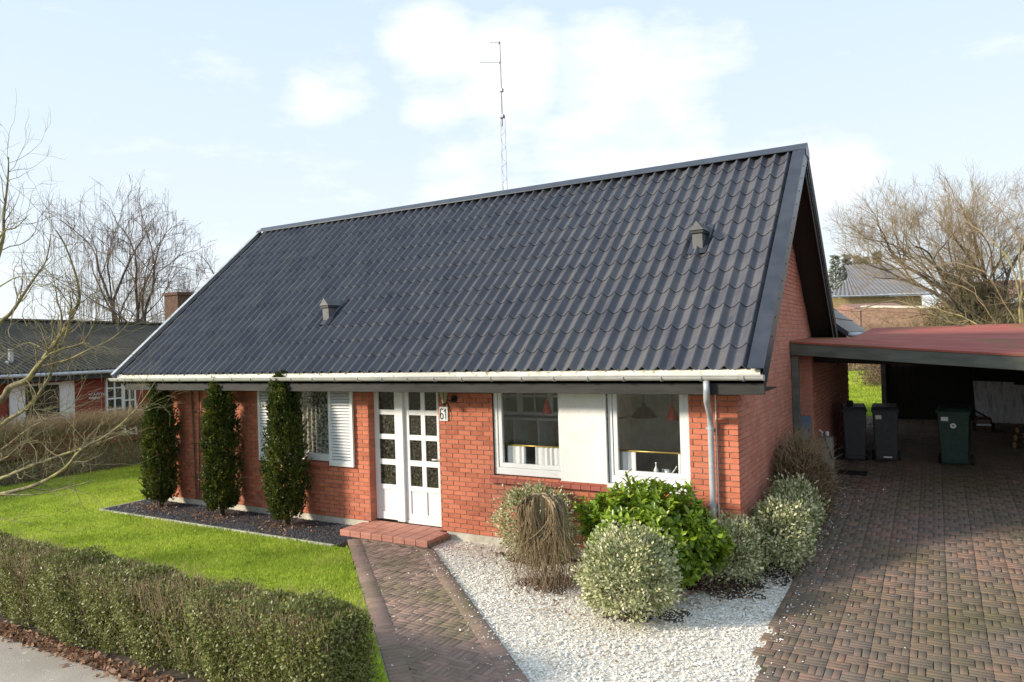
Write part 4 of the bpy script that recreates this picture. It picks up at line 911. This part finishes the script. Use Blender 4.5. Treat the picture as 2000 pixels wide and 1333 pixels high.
n = 300; P = np.c_[rng.normal(0,.22,n), rng.normal(0,.2,n), np.full(n,.01)]; t = np.linspace(0,1,4)[None,:,None]; tip = P+np.c_[rng.normal(0,.07,n), rng.normal(0,.07,n), rng.uniform(.08,.3,n)]
o = strand_mesh('dry_stalks', P[:,None]*(1-t)+tip[:,None]*t, np.full((n,4),.003), 'twig_brown'); o.location = (-2.0,-1.25,-.13); tag(o, 'dry brown stalks at the foot of the weeping tree', 'stalks', kind='stuff')
# brown bare bush
e = shrub('brown_bush', (.30,2.55), (.44,.90,.57), .53, 14000, (.03,.07), .16, 'brown_leaf', 'dry brown twiggy bush beside the gable and the driveway', 'bush', 14, amp=.10, shell=.5, stems=4)
n = 2200; P, D = ellipsoid_pts(n, (0,0,.58), (.42,.92,.66), 15, .12, .5); n = len(P); t = np.linspace(0,1,4)[None,:,None]; tip = P+unit(D*.6+[0,0,.8]+rng.normal(0,.5,(n,3)))*rng.uniform(.12,.3,(n,1))
strand_mesh('twigs', P[:,None]*(1-t)+tip[:,None]*t+rng.normal(0,.008,(n,4,3)), np.linspace(.0045,.0018,4)[None]*np.ones((n,1)), 'twig_tan', e)
n = 420; P = np.c_[rng.uniform(.05,.62,n), rng.uniform(.4,3.7,n)]; P = np.c_[P, gz(P[:,0],P[:,1])]; tip = P+np.c_[rng.normal(0,.09,n), rng.normal(0,.09,n), rng.uniform(.05,.28,n)]
o = strand_mesh('dead_stalks', P[:,None]*(1-t)+tip[:,None]*t, np.full((n,4),.0032), 'twig_brown'); tag(o, 'dead brown stalks in the mulch strip along the driveway', 'stalks', kind='stuff')
# columnar yews
def yew(x, y, h, w, seed, label):
    e = empty('columnar_yew', (x,y,-.12)); tag(e, label, 'yew', 'columnar yews in the slate bed')
    b = B(); b.tube([(0,0,0), (.02,0,h*.5), (0,.02,h*.85)], [.05,.035,.012], 7); b.build('trunk', 'bark', e, smooth=True)
    r = np.random.default_rng(seed); n = 2600; z = r.uniform(.04,1,n)**.95; a = r.uniform(0,6.28,n)
    ph = r.uniform(0,6.28,6); prof = np.interp(z, [0,.06,.2,.42,.65,.82,.93,1], [.55,.80,.98,1,.90,.66,.36,.06])
    rad = w*prof*(1+.13*np.cos(3*a+ph[0]+2*z)+.10*np.cos(5*a+ph[1]-5*z)+.12*np.cos(a*2+z*11+ph[2]))*np.sqrt(r.uniform(.10,1.0,n))
    P = np.c_[rad*np.cos(a), rad*np.sin(a), z*h]; out = np.c_[np.cos(a), np.sin(a), np.zeros(n)]
    k = 15; sd = unit(out*.45+[0,0,1.0]+r.normal(0,.2,(n,3))); sl = r.uniform(.09,.20,n)
    tt = r.uniform(0,1,(n,k)); C = P[:,None]+sd[:,None]*(sl[:,None,None]*tt[...,None])
    Dv = sd[:,None]*.9+out[:,None]*.35+r.normal(0,.55,(n,k,3)); C = C.reshape(-1,3); Dv = Dv.reshape(-1,3)
    leaf_mesh('crown', C, Dv, rand_dirs(len(C)), rng.uniform(.03,.062,len(C)), .24, 'yew_leaf', e)
yew(-10.93,-.40,2.32,.275,31,'columnar yew at the left corner of the house, leftmost of the three')
yew(-9.12,-.42,2.40,.275,32,'columnar yew in the middle of the slate bed, between the other two')
yew(-7.42,-.45,2.50,.295,33,'tallest columnar yew, in front of the shuttered window')
# front hedge
def hedge(name, x0, x1, y0, y1, z0, z1, nleaf, ntw, label, lm, tm, L, bare_top=.5, seedy=0, rotz=0.0, org=(0,0), twl=(.10,.26), gap=.0, wild=.22, ttm=None):
    e = empty(name, (org[0], org[1], 0), rotz); tag(e, label, 'hedge')
    U = rng.uniform(size=nleaf); X = rng.uniform(x0, x1, nleaf); H = z1-z0; Tk = y1-y0
    per = H*2+Tk; s = U*per; Y = np.where(s < H, y0, np.where(s < H+Tk, y0+(s-H), y1)); Z = np.where(s < H, z0+s, np.where(s < H+Tk, z1, z1-(s-H-Tk)))
    nx = np.where(s < H, -1, np.where(s < H+Tk, 0, 1.)); nz = np.where((s >= H) & (s < H+Tk), 1., 0)
    ends = rng.uniform(size=nleaf) < (Tk*H)/(Tk*H+per*(x1-x0))*2
    Xn = np.where(ends, x1, X); Y = np.where(ends, rng.uniform(y0,y1,nleaf), Y); Z = np.where(ends, rng.uniform(z0,z1,nleaf), Z)
    # round the shoulders, wobble, push in
    cy = (y0+y1)/2; sh = np.clip((Z-(z1-.18))/.18, 0, 1); Y = cy+(Y-cy)*(1-.30*sh**2)
    wob = .045*np.sin(X*2.1+1+seedy)+.035*np.sin(X*5.3+Z*4)+.03*np.sin(X*11+Z*7)
    dep = rng.uniform(size=nleaf)**1.6*.16
    N3 = np.c_[np.where(ends,1.,0), np.where(ends,0,nx), np.where(ends,0,nz)]
    P = np.c_[Xn, Y, Z]+N3*(wob-dep)[:,None]
    topy = (N3[:,2] > .5); k = ~(topy & (rng.uniform(size=nleaf) < bare_top)); P, N3 = P[k], N3[k]
    if gap: k = rng.uniform(size=len(P)) > gap*(.5+.5*np.sin(P[:,0]*3.7)*np.sin(P[:,2]*9+P[:,0])); P, N3 = P[k], N3[k]
    D = N3*.6+rand_dirs(len(P))*.9+[0,0,.35]
    leaf_mesh('foliage', P, D, N3+rand_dirs(len(P))*.5+[0,0,.3], rng.uniform(*L, len(P)), .27, lm, e)
    n = ntw; X = rng.uniform(x0, x1, n); Y = rng.uniform(y0+.05, y1-.05, n); top = rng.uniform(size=n) < .85
    Zb = np.where(top, z1-.25, rng.uniform(z0, z1-.1, n)); side = np.where(rng.uniform(size=n) < .5, y0+.05, y1-.05); Y = np.where(top, Y, side)
    base = np.c_[X,Y,Zb]; ln = rng.uniform(*twl, n); dv = np.c_[rng.normal(0,wild,n), np.where(top, rng.normal(0,wild,n), np.sign(Y-cy)*.35+rng.normal(0,wild,n)), np.ones(n)]; tip = base+dv*(ln+np.where(top,.17,.1))[:,None]
    t = np.linspace(0,1,4)[None,:,None]; strand_mesh('twigs', base[:,None]*(1-t)+tip[:,None]*t+rng.normal(0,.007,(n,4,3)), np.linspace(.0042,.0016,4)[None]*np.ones((n,1)), ttm or tm, e)
    nc = int((x1-x0)*45); X = rng.uniform(x0+.05,x1-.05,nc); base = np.c_[X, rng.uniform(cy-.1,cy+.1,nc), np.full(nc,z0-.02)]; tip = base+np.c_[rng.normal(0,wild*.6,nc), rng.normal(0,Tk*.25,nc), np.full(nc,H*.9)]
    strand_mesh('stems', base[:,None]*(1-t)+tip[:,None]*t, np.linspace(.011,.005,4)[None]*np.ones((nc,1)), tm, e)
    return e
hedge('privet_hedge', -12.5, -2.15, -4.95, -4.33, -.10, .62, 150000, 9000, 'clipped green privet hedge along the pavement in the foreground', 'hedge_leaf', 'twig_brown', (.02,.042), .40, twl=(.02,.13), ttm='twig_tan')
# hedge between the gardens, mostly bare twigs
hh = hedge('garden_hedge', -9.0, 10, -.55, .55, -.13, 1.15, 60000, 16000, 'shaggy brownish hedge between the lawn and the neighbouring house', 'hedge_leaf', 'twig_tan', (.03,.06), .7, 2, math.pi/2-.06, (-17.35,0), (.15,.42), .45, .55)
# dead leaves at the hedge foot
n = 5200; P = np.c_[rng.uniform(-12.5,-2.2,n), -5.03-np.abs(rng.normal(0,.075,n)), -.11+rng.uniform(0,.035,n)]
tag(leaf_mesh('fallen_leaves', P, rand_dirs(n)*[1,1,.5], rand_dirs(n,1.2), rng.uniform(.035,.075,n), .33, 'dead_leaf', oval=False), 'brown fallen leaves heaped between hedge and pavement', 'leaves', kind='stuff')

# ------------------------------------------------------------------ trees
def grow(bb_strands, p, d, L, r, lev, maxlev, spread, up, r_=None, droop=0.0, nb=(3,5), shr=(.55,.8), wob=.12, minr=.004):
    """collects polylines (points, radii) for a branching tree"""
    k = 5; pts = [np.array(p)]; d = unit(np.array(d, float))
    for i in range(k-1):
        d = unit(d+r_.normal(0,wob,3)+np.array([0,0,up-droop*lev])); pts.append(pts[-1]+d*L/(k-1))
    r1 = max(r*.62, minr*.6); bb_strands.append((pts, np.linspace(r, r1, k), lev))
    if lev >= maxlev: return
    for j in range(r_.integers(*nb)):
        t = r_.uniform(.35,1.0) if j else 1.0; i = min(int(t*(k-1)), k-2); q = pts[i]+(pts[i+1]-pts[i])*(t*(k-1)-i)
        ax = unit(np.cross(d, r_.normal(size=3))); a = spread*r_.uniform(.5,1.25) if j else spread*.35*r_.uniform(-1,1)
        nd = d*math.cos(a)+ax*math.sin(a); grow(bb_strands, q, nd, L*r_.uniform(*shr), max(r1*(.95 if j == 0 else .7), minr), lev+1, maxlev, spread, up, r_, droop, nb, shr, wob, minr)
def tree_obj(name, label, strands, tm, cm, split, cat='tree', loc=None):
    e = empty(name, tuple(strands[0][0][0]) if loc is None else loc); tag(e, label, cat); o0 = np.array(e.location)
    b = B()
    for pts, rad, lev in strands:
        if lev <= split: b.tube([q-o0 for q in pts], list(rad), 7, cap=False)
    b.build('trunk', tm, e, smooth=True)
    P = np.array([[q-o0 for q in pts] for pts, rad, lev in strands if lev > split]); R = np.array([rad for pts, rad, lev in strands if lev > split])
    if len(P): strand_mesh('crown', P, R, cm, e)
    return e
# birch far left with weeping twigs
r_ = np.random.default_rng(5); S = []
base = at(268, 640, 50); base[2] = 0
for lean, az in ((.06,0), (.26,.3), (.30,2.9), (.20,1.6), (.42,-.1), (.46,3.2)):
    dv = RM@np.array([math.sin(lean)*math.cos(az)*1.0, math.sin(lean)*math.sin(az), math.cos(lean)])
    grow(S, base+RM@np.array([math.cos(az)*.35, math.sin(az)*.35, 0]), dv, 6.0, .17, 0, 5, .62, .02, r_, .006, (3,5), (.52,.74), .14, .009)
bt = tree_obj('birch_tree', 'bare birch tree with hanging twigs behind the neighbouring house', S, 'bark', 'birch_twig', 1)
tips = np.array([pts[-1] for pts, rad, lev in S if lev >= 3]); o0 = np.array(bt.location)
sel = tips[r_.integers(0, len(tips), 2000)]; lft = (sel-base)@RM[:,0]; ln = np.where(lft < -.8, r_.uniform(.8,3.6,2000), r_.uniform(.2,.9,2000)); t = np.linspace(0,1,5)[None,:,None]
tip = sel-np.c_[np.zeros(2000), np.zeros(2000), ln]; strand_mesh('hanging_twigs', sel[:,None]*(1-t)+tip[:,None]*t+r_.normal(0,.04,(2000,5,3))*t-o0, np.full((2000,5),.007), 'birch_twig', bt)
# spreading tree on the right
r_ = np.random.default_rng(11); S = [([np.array(at(1935,690,22))*[1,1,0]+[0,0,z_] for z_ in (.6,1.2,1.9,2.6,3.4)], np.linspace(.17,.10,5), 0)]
base = at(1935, 690, 22); base[2] = float(gz(base[0], base[1]))
for lean, az, up0 in ((.10,1.5,.4), (.48,3.05,1.4), (.34,2.7,1.0), (.40,.2,.6), (.62,3.2,2.0), (.26,-.8,.4), (.25,4.0,.6), (.45,.9,.8), (.18,3.1,1.0)):
    dv = RM@np.array([math.sin(lean)*math.cos(az), math.sin(lean)*math.sin(az)*.6, math.cos(lean)])
    grow(S, base+np.array([0,0,up0]), dv, 2.35, .085, 0, 6, .62, .04, r_, 0, (3,5), (.58,.78), .17, .003)
tree_obj('spreading_tree', 'large bare spreading tree behind the carport roof', S, 'bark', 'twig_tan', 2)
r_ = np.random.default_rng(12); S = []
base = at(2040, 690, 17); base[2] = float(gz(base[0], base[1]))
for lean, az in ((.35,3.1), (.6,3.0), (.1,0), (.8,3.2)):
    dv = RM@np.array([math.sin(lean)*math.cos(az), math.sin(lean)*math.sin(az)*.6, math.cos(lean)]); grow(S, base+np.array([0,0,.5]), dv, 2.3, .045, 0, 4, .55, .02, r_, 0, (2,4), (.6,.8), .2, .004)
tree_obj('pale_tree', 'pale barked bare tree at the right edge behind the carport', S, 'lichen_bark', 'twig_tan', 1)
# thicket under the spreading tree
def thicket(name, c, r, n, m, label, seed, L=(.3,.8)):
    e = empty(name, tuple(c)); tag(e, label, 'thicket'); D = rand_dirs(n, .3); P = D*np.array(r)*rng.uniform(.15,1,(n,1))**.5*lumps(D,seed)[:,None]; P[:,2] = np.abs(P[:,2])
    t = np.linspace(0,1,5)[None,:,None]; tip = P+unit(rng.normal(size=(n,3))+[0,0,.9])*rng.uniform(*L,(n,1)); strand_mesh('twigs', P[:,None]*(1-t)+tip[:,None]*t+rng.normal(0,.035,(n,5,3)), np.linspace(.012,.004,5)[None]*np.ones((n,1)), m, e); return e
c = at(1915, 690, 22.5); c[2] = gz(c[0], c[1]); thicket('thicket', c, (1.9,1.6,3.6), 8000, 'twig_olive', 'dense olive brown thicket below the spreading tree', 4)
c = at(1760, 690, 25); c[2] = gz(c[0], c[1]); thicket('thicket', c, (1.4,1.3,1.5), 1500, 'twig_brown', 'brown thicket beside the brick garden wall', 6)
# hedge at the end of the back lawn
hedge('back_hedge', -6, 9, 24.6, 25.6, 1.2, 2.9, 9000, 5000, 'brown hedge at the far end of the back lawn', 'hedge_leaf', 'twig_brown', (.05,.1), .5, 5, 0, (0,0), (.2,.5), .4)
# branches of the tree at the left edge
LT = empty('lichen_tree', tuple(at(-330, 1000, 9.5))); LT.location[2] = -.12; tag(LT, 'lichen covered bare tree reaching in from the left edge', 'tree')
o0 = np.array(LT.location); fork = at(-300, 900, 9.6)
b = B(); b.tube([o0-o0, (fork-o0)*.5+[.05,0,0], fork-o0], [.15,.12,.11], 10); 
limbs = [([(-300,900),(-90,830),(0,783),(19,757),(52,743),(73,717),(94,690),(118,655),(134,631),(147,606),(155,583),(150,545),(129,484),(109,450)], 9.6, 8.6, .062, .008),
 ([(-300,900),(-80,860),(0,831),(15,820),(40,806),(67,783),(84,757),(99,732),(113,686),(126,665),(134,631),(140,590)], 9.6, 8.9, .040, .008),
 ([(73,717),(101,690),(155,673),(168,663),(185,627),(195,598)], 9.1, 8.7, .020, .004),
 ([(84,715),(132,703),(168,686),(210,667),(240,644),(258,618)], 9.1, 8.6, .018, .003),
 ([(118,655),(120,615),(113,591),(108,560),(100,520)], 8.9, 8.8, .015, .004),
 ([(-300,900),(-60,690),(0,630),(22,611),(45,577),(67,544),(90,510),(99,461)], 9.6, 9.3, .045, .006),
 ([(-300,900),(-70,650),(0,491),(7,424),(15,356),(17,307)], 9.6, 9.5, .045, .007),
 ([(-60,600),(0,463),(30,446),(56,420)], 9.5, 9.3, .020, .004),
 ([(-300,900),(-80,980),(0,966),(71,947),(128,914),(157,880),(214,847),(266,800),(304,745)], 9.6, 8.2, .045, .004),
 ([(-300,900),(-70,950),(0,935),(47,916),(123,888),(161,876),(223,854),(266,835)], 9.6, 8.4, .038, .004),
 ([(0,966),(66,966),(120,955),(190,937)], 9.2, 8.8, .014, .003), ([(-100,1000),(0,1013),(62,1023)], 9.4, 9.2, .012, .003),
 ([(-200,880),(-60,905),(0,880),(60,835),(130,800),(160,770)], 9.6, 9.0, .022, .004), ([(52,743),(70,770),(66,800),(90,820)], 9.1, 8.9, .010, .003),
 ([(0,560),(40,540),(80,560),(120,540)], 9.5, 9.1, .012, .003), ([(94,690),(60,670),(30,680),(0,700)], 9.1, 9.3, .010, .003), ([(-80,900),(0,900),(40,870),(75,860)], 9.5, 9.1, .016, .004)]
TW = []; TR = []; r_ = np.random.default_rng(3)
for pts, d0, d1, ra, rb in limbs:
    k = len(pts); P = [at(u, v, d0+(d1-d0)*i/(k-1)+r_.normal(0,.03))-o0 for i, (u, v) in enumerate(pts)]
    Q = []                                                             # smooth the polyline
    for i in range(k-1):
        p0, p1, p2, p3 = P[max(i-1,0)], P[i], P[i+1], P[min(i+2,k-1)]
        for t in (0, .33, .66): Q.append(.5*((2*p1)+(-p0+p2)*t+(2*p0-5*p1+4*p2-p3)*t*t+(-p0+3*p1-3*p2+p3)*t**3))
    Q.append(P[-1]); b.tube(Q, list(np.linspace(ra*.8, rb*.85, len(Q))), 7, cap=False)
    nt_ = int(4+len(Q)*.9)
    for j in range(nt_):
        i = r_.integers(len(Q)//3, len(Q)-1); q = Q[i]; dm = unit(Q[i+1]-Q[i]); S2 = []
        nd = unit(dm+r_.normal(0,.65,3)+np.array([0,0,.25])); grow(S2, q, nd, r_.uniform(.18,.55), max(.0035,(ra+(rb-ra)*i/len(Q))*.3), 0, 2, .6, .03, r_, 0, (1,4), (.5,.8), .22, .0018)
        for pts2, rad2, lev2 in S2: TW.append(pts2); TR.append(rad2)
b.build('trunk', 'lichen_bark', LT, smooth=True); strand_mesh('crown', TW, np.minimum(TR,.008), 'twig_olive', LT)

# ------------------------------------------------------------------ neighbours and the distance
def frame(p, ang): return lambda x, y, z: (p[0]+x*math.cos(ang)-y*math.sin(ang), p[1]+x*math.sin(ang)+y*math.cos(ang), p[2]+z)
p0 = at(0, 736, 20.5); q0 = at(240, 715, 24.5); angn = math.atan2(q0[1]-p0[1], q0[0]-p0[0]); ZB = -.1
FN = frame((p0[0],p0[1],0), angn)
nb_ = empty('neighbour_house', FN(0,0,0)); tag(nb_, 'low red brick house with grey corrugated roof on the left', 'house'); nb_.location = (0,0,0)
NE, NRZ, ND = 2.42, 4.22, 4.4
def nbox(b, x0, y0, z0, x1, y1, z1): b.hexa([FN(x0,y0,z0),FN(x1,y0,z0),FN(x1,y1,z0),FN(x0,y1,z0),FN(x0,y0,z1),FN(x1,y0,z1),FN(x1,y1,z1),FN(x0,y1,z1)])
b = B(); nbox(b, -9, .5, ZB, 14, 8, 2.35); b.build('wall', 'neighbour_brick', nb_)
b = B(); npx = 1200; kk = 6
xs4 = np.linspace(-10, 15, npx)
rows4 = [(0,0),(.33,0),(.335,.02),(.66,.02),(.665,.04),(1,.04)]
for y, dz in [(t*ND, dz) for t, dz in rows4]:
    for i, x in enumerate(xs4): b.V.append(FN(x, y, NE+(NRZ-NE)*y/ND-dz*.6+.055*math.cos(2*math.pi*x/.177)))
for j in range(len(rows4)-1): b.F += [(j*npx+i, j*npx+i+1, (j+1)*npx+i+1, (j+1)*npx+i) for i in range(npx-1)]
nroof = b.build('roof', 'fibre_cement', nb_, smooth=True)
b = B(); b.hexa([FN(-10,ND,NRZ-.1),FN(15,ND,NRZ-.1),FN(15,2*ND,NE),FN(-10,2*ND,NE),FN(-10,ND,NRZ),FN(15,ND,NRZ),FN(15,2*ND,NE+.1),FN(-10,2*ND,NE+.1)]); b.build('rear_roof', 'fibre_cement', nroof)
b = B(); nbox(b, -10, ND-.18, NRZ+.0, 15, ND+.18, NRZ+.07); b.build('ridge_cap', 'fibre_cement', nroof)
b = B(); nbox(b, -10, .05, NE-.26, 15, .09, NE-.06); nbox(b, -10, .09, NE-.26, 15, .5, NE-.22); b.build('fascia', 'dark_paint', nb_)
b = B(); b.tube([FN(-10,-.03,NE-.06), FN(15,-.03,NE-.06)], .06, 8); b.build('gutter', 'zinc', nb_, smooth=True)
b = B(); b.tube([FN(1.0,.9,NE+.25), FN(1.0,.9,NE+.75)], .07, 8); b.tube([FN(1.0,.9,NE+.25), FN(.75,.75,NE+.35)], .05, 8); b.build('vent_pipe', 'zinc', nroof)
def nb_x(u, y=.5):                                                     # x along the neighbour's front for a picture column
    best = min(np.arange(-9, 14, .02), key=lambda x: abs((lambda q: 1000+FPX*q[0]/q[1])(RM.T@(np.array(FN(x,y,1.5))-CAM))-u)); return float(best)
def nwin(u0, u1, z0, z1, name, nx_, nz_, blinds=None):
    x0, x1 = nb_x(u0), nb_x(u1); e = empty(name, (0,0,0)); e.parent = nb_
    b = B(); w = .07
    nbox(b, x0, .44, z0, x0+w, .50, z1); nbox(b, x1-w, .44, z0, x1, .50, z1); nbox(b, x0+w, .441, z0, x1-w, .499, z0+w); nbox(b, x0+w, .441, z1-w, x1-w, .499, z1)
    for i in range(1, nx_): x = x0+(x1-x0)*i/nx_; nbox(b, x-.03, .442, z0+w, x+.03, .498, z1-w)
    for i in range(1, nz_): z = z0+(z1-z0)*i/nz_; nbox(b, x0+w, .443, z-.025, x1-w, .497, z+.025)
    b.build('frame', 'white_paint', e); b = B(); nbox(b, x0+w, .47, z0+w, x1-w, .475, z1-w); b.build('pane', 'dark_glass', e); return e
nwin(42, 118, .95, 2.10, 'window', 1, 1)
for u0, u1 in ((16,44), (119,143)):
    b = B(); nbox(b, nb_x(u0), .43, .92, nb_x(u1), .46, 2.12); b.build('white_panel', 'white_paint', nb_)
nwin(205, 238, .35, 2.14, 'window', 2, 5); nwin(238, 263, .1, 2.14, 'door', 2, 5)
b = B(); x_ = nb_x(171)
for row, (zz_, wd) in enumerate(((1.62,.62), (1.50,.42))):
    P = [FN(x_+t*wd+.02*math.sin(t*60), .455, zz_+.035*math.sin(t*38)+.02*math.sin(t*71)) for t in np.linspace(0,1,46)]; b.tube(P, .010, 4)
b.build('sign_lettering', 'white_paint', nb_)
ch = at(352, 640, 27); b = B(); e = empty('chimney', (0,0,0)); e.parent = nb_
b.box(ch[0]-.4, ch[1]-.35, 3.2, ch[0]+.4, ch[1]+.35, 5.05); b.build('stack', 'chimney_brick', e); b = B(); b.box(ch[0]-.45, ch[1]-.40, 5.05, ch[0]+.45, ch[1]+.40, 5.16); b.build('cap', 'chimney_brick', e)
# antenna mast behind the house
mp_ = at(985, 372, 22); ms = empty('antenna_mast', (mp_[0],mp_[1],0)); tag(ms, 'thin lattice antenna mast with two yagi aerials rising behind the ridge', 'mast')
b = B(); T3 = [(0.085*math.cos(a), .085*math.sin(a)) for a in (.3, 2.39, 4.49)]
for x, y in T3: b.tube([(x*1.5,y*1.5,0), (x,y,9.8)], .007, 5)
k = 0
for z in np.arange(5.5, 9.8, .16):
    i = k % 3; x0, y0 = T3[i]; x1, y1 = T3[(i+1)%3]; s0 = 1.5-.5*z/9.8; b.tube([(x0*s0,y0*s0,z), (x1*s0,y1*s0,z+.16)], .0045, 4); k += 1
b.build('lattice', 'mast_metal', ms)
b = B(); b.tube([(0,0,9.5), (0,0,12.1)], [.020,.014], 6); b.build('pole', 'mast_metal', ms)
for z, l, tl in ((12.05,.30,.16), (11.45,.62,.11)):
    b = B(); dx = -RM[:,0]; b.tube([(0,0,z), tuple(dx*l+np.array([0,0,z]))], .006, 4)
    for q in np.linspace(.15, 1, 7): c2 = dx*l*q+np.array([0,0,z]); n2 = np.array([RM[0,1],RM[1,1],0])*tl; b.tube([c2-n2, c2+n2], .003, 4)
    b.tube([(-.02,0,z-.03), (-.02,0,z+.03)], .025, 6); b.build('aerial', 'mast_metal', ms)
b = B(); b.box(-.05,-.05,10.55,.05,.05,10.65); b.box(-.06,-.06,9.75,.06,.06,9.85); b.build('rotator', 'mast_metal', ms)
# far right: house with hipped roof, wall, firs
fh = empty('far_house', (0,0,0)); tag(fh, 'distant yellow house with grey tiled hipped roof beyond the carport', 'house')
D_ = 46; a1 = at(1625,580,D_); a2 = at(1800,574,D_); a1z, rz_ = at(1700,577,D_)[2], at(1720,515,D_+3)[2]
rx = RM[:,0]; fy = np.array([RM[0,1],RM[1,1],0]); Pz = lambda base, z: (base[0], base[1], z)
b = B(); q = [a1, a2, a2+fy*7, a1+fy*7]; b.hexa([Pz(p,0) for p in q]+[Pz(p,a1z-.1) for p in q]); b.build('wall', 'yellow_wall', fh)
r1 = a1+(a2-a1)*.42+fy*3.5; r2 = a2+fy*3.5; b = B(); e0, e1 = a1-rx*.5-fy*.5, a2+rx*.5-fy*.5
ncol = 46; b.V = []; 
for i in range(ncol+1):
    t = i/ncol; lo = e0+(e1-e0)*t; hi_ = r1+(r2-r1)*max(0,(t-.42)/.58); f_ = min(1, t/.42); hp = lo+(hi_-lo)*f_ if t < .42 else hi_
    wv = .05*(i % 2); b.V += [(lo[0],lo[1],a1z+wv), (hp[0],hp[1],a1z+(rz_-a1z)*f_+wv)]
b.F = [(2*i,2*i+2,2*i+3,2*i+1) for i in range(ncol)]; b.build('roof', 'far_tile', fh)
b = B(); b.tube([Pz(e0,a1z-.05), Pz(e1,a1z-.05)], .07, 6); b.build('gutter', 'zinc', fh)
gwl = empty('garden_wall', (0,0,0)); tag(gwl, 'brick garden wall with pale coping behind the red carport roof', 'wall')
w1, w2 = at(1690,640,33), at(1850,640,30); wz = at(1760,596,31)[2]; th = fy*.3
b = B(); b.hexa([Pz(w1,.5), Pz(w2,.5), Pz(w2+th,.5), Pz(w1+th,.5), Pz(w1,wz), Pz(w2,wz-.25), Pz(w2+th,wz-.25), Pz(w1+th,wz)]); b.build('brick_wall', 'far_brick', gwl)
b = B(); o_ = fy*.08; b.hexa([Pz(w1-o_,wz+.002), Pz(w2-o_,wz-.248), Pz(w2+th+o_,wz-.248), Pz(w1+th+o_,wz+.002), Pz(w1-o_,wz+.1), Pz(w2-o_,wz-.15), Pz(w2+th+o_,wz-.15), Pz(w1+th+o_,wz+.1)]); b.build('coping', 'plinth', gwl)
sh_ = empty('far_shed', (0,0,0)); tag(sh_, 'low brick outbuilding with faded red tile roof behind the garden wall', 'shed')
s1, s2 = at(1680,620,38), at(1785,620,38); sz = at(1700,607,38)[2]; sr = at(1740,592,40)[2]
b = B(); q = [s1, s2, s2+fy*4, s1+fy*4]; b.hexa([Pz(p,0) for p in q]+[Pz(p,sz) for p in q]); b.build('wall', 'far_brick', sh_)
b = B(); m1, m2 = s1+fy*2, s2+fy*2; b.V = [Pz(s1-fy*.3,sz), Pz(s2-fy*.3,sz), Pz(m2,sr), Pz(m1,sr), Pz(s1+fy*4.3,sz), Pz(s2+fy*4.3,sz)]; b.F = [(0,1,2,3), (3,2,5,4), (0,3,4), (1,5,2)]; b.build('roof', 'far_red_tile', sh_)
rh = empty('far_brick_house', (0,0,0)); tag(rh, 'distant red roofed house with white fascia at the right edge', 'house')
s1, s2 = at(1955,640,36), at(2200,640,36); sz = at(1980,585,36)[2]; sr = at(1990,548,39)[2]
b = B(); q = [s1, s2, s2+fy*5, s1+fy*5]; b.hexa([Pz(p,0) for p in q]+[Pz(p,sz) for p in q]); b.build('wall', 'far_brick', rh)
b = B(); m1, m2 = s1+fy*2.5, s2+fy*2.5; b.V = [Pz(s1-fy*.3,sz+.02), Pz(s2-fy*.3,sz+.02), Pz(m2,sr), Pz(m1,sr), Pz(s1+fy*5.3,sz+.02), Pz(s2+fy*5.3,sz+.02)]; b.F = [(0,1,2,3), (3,2,5,4), (0,3,4), (1,5,2)]; b.build('roof', 'far_red_tile', rh)
b = B(); b.hexa([Pz(s1-fy*.34,sz-.2), Pz(s2-fy*.34,sz-.2), Pz(s2-fy*.30,sz-.2), Pz(s1-fy*.30,sz-.2), Pz(s1-fy*.34,sz+.05), Pz(s2-fy*.34,sz+.05), Pz(s2-fy*.30,sz+.05), Pz(s1-fy*.30,sz+.05)]); b.build('fascia', 'white_paint', rh)
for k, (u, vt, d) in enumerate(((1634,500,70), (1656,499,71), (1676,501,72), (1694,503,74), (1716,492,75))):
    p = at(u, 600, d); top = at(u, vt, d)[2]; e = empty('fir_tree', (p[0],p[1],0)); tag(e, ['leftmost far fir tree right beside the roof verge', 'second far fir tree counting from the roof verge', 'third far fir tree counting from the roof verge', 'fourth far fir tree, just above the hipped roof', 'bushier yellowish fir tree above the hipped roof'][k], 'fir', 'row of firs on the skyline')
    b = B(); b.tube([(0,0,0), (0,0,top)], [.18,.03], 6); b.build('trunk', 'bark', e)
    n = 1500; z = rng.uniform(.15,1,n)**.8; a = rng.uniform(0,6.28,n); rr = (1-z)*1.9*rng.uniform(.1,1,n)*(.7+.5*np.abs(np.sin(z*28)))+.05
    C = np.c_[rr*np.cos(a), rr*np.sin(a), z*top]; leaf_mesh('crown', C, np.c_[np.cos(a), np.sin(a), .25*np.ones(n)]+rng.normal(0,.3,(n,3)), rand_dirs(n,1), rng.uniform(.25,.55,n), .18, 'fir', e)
# low wooded rise on the horizon, left
b = B(); us = np.linspace(-700, 2600, 120)
for i, u in enumerate(us):
    h_ = 14+5*math.sin(i*.35)+2*math.sin(i*1.3)+1.2*math.sin(i*3.1); p = at(u, 690, 260); q = at(u, 690, 420); b.V += [(p[0],p[1],-1), (p[0],p[1],h_*.55), (q[0],q[1],h_)]
b.F = [t for i in range(119) for t in ((3*i,3*i+3,3*i+4,3*i+1), (3*i+1,3*i+4,3*i+5,3*i+2))]; struct(b.build('hill', 'hill', smooth=True))
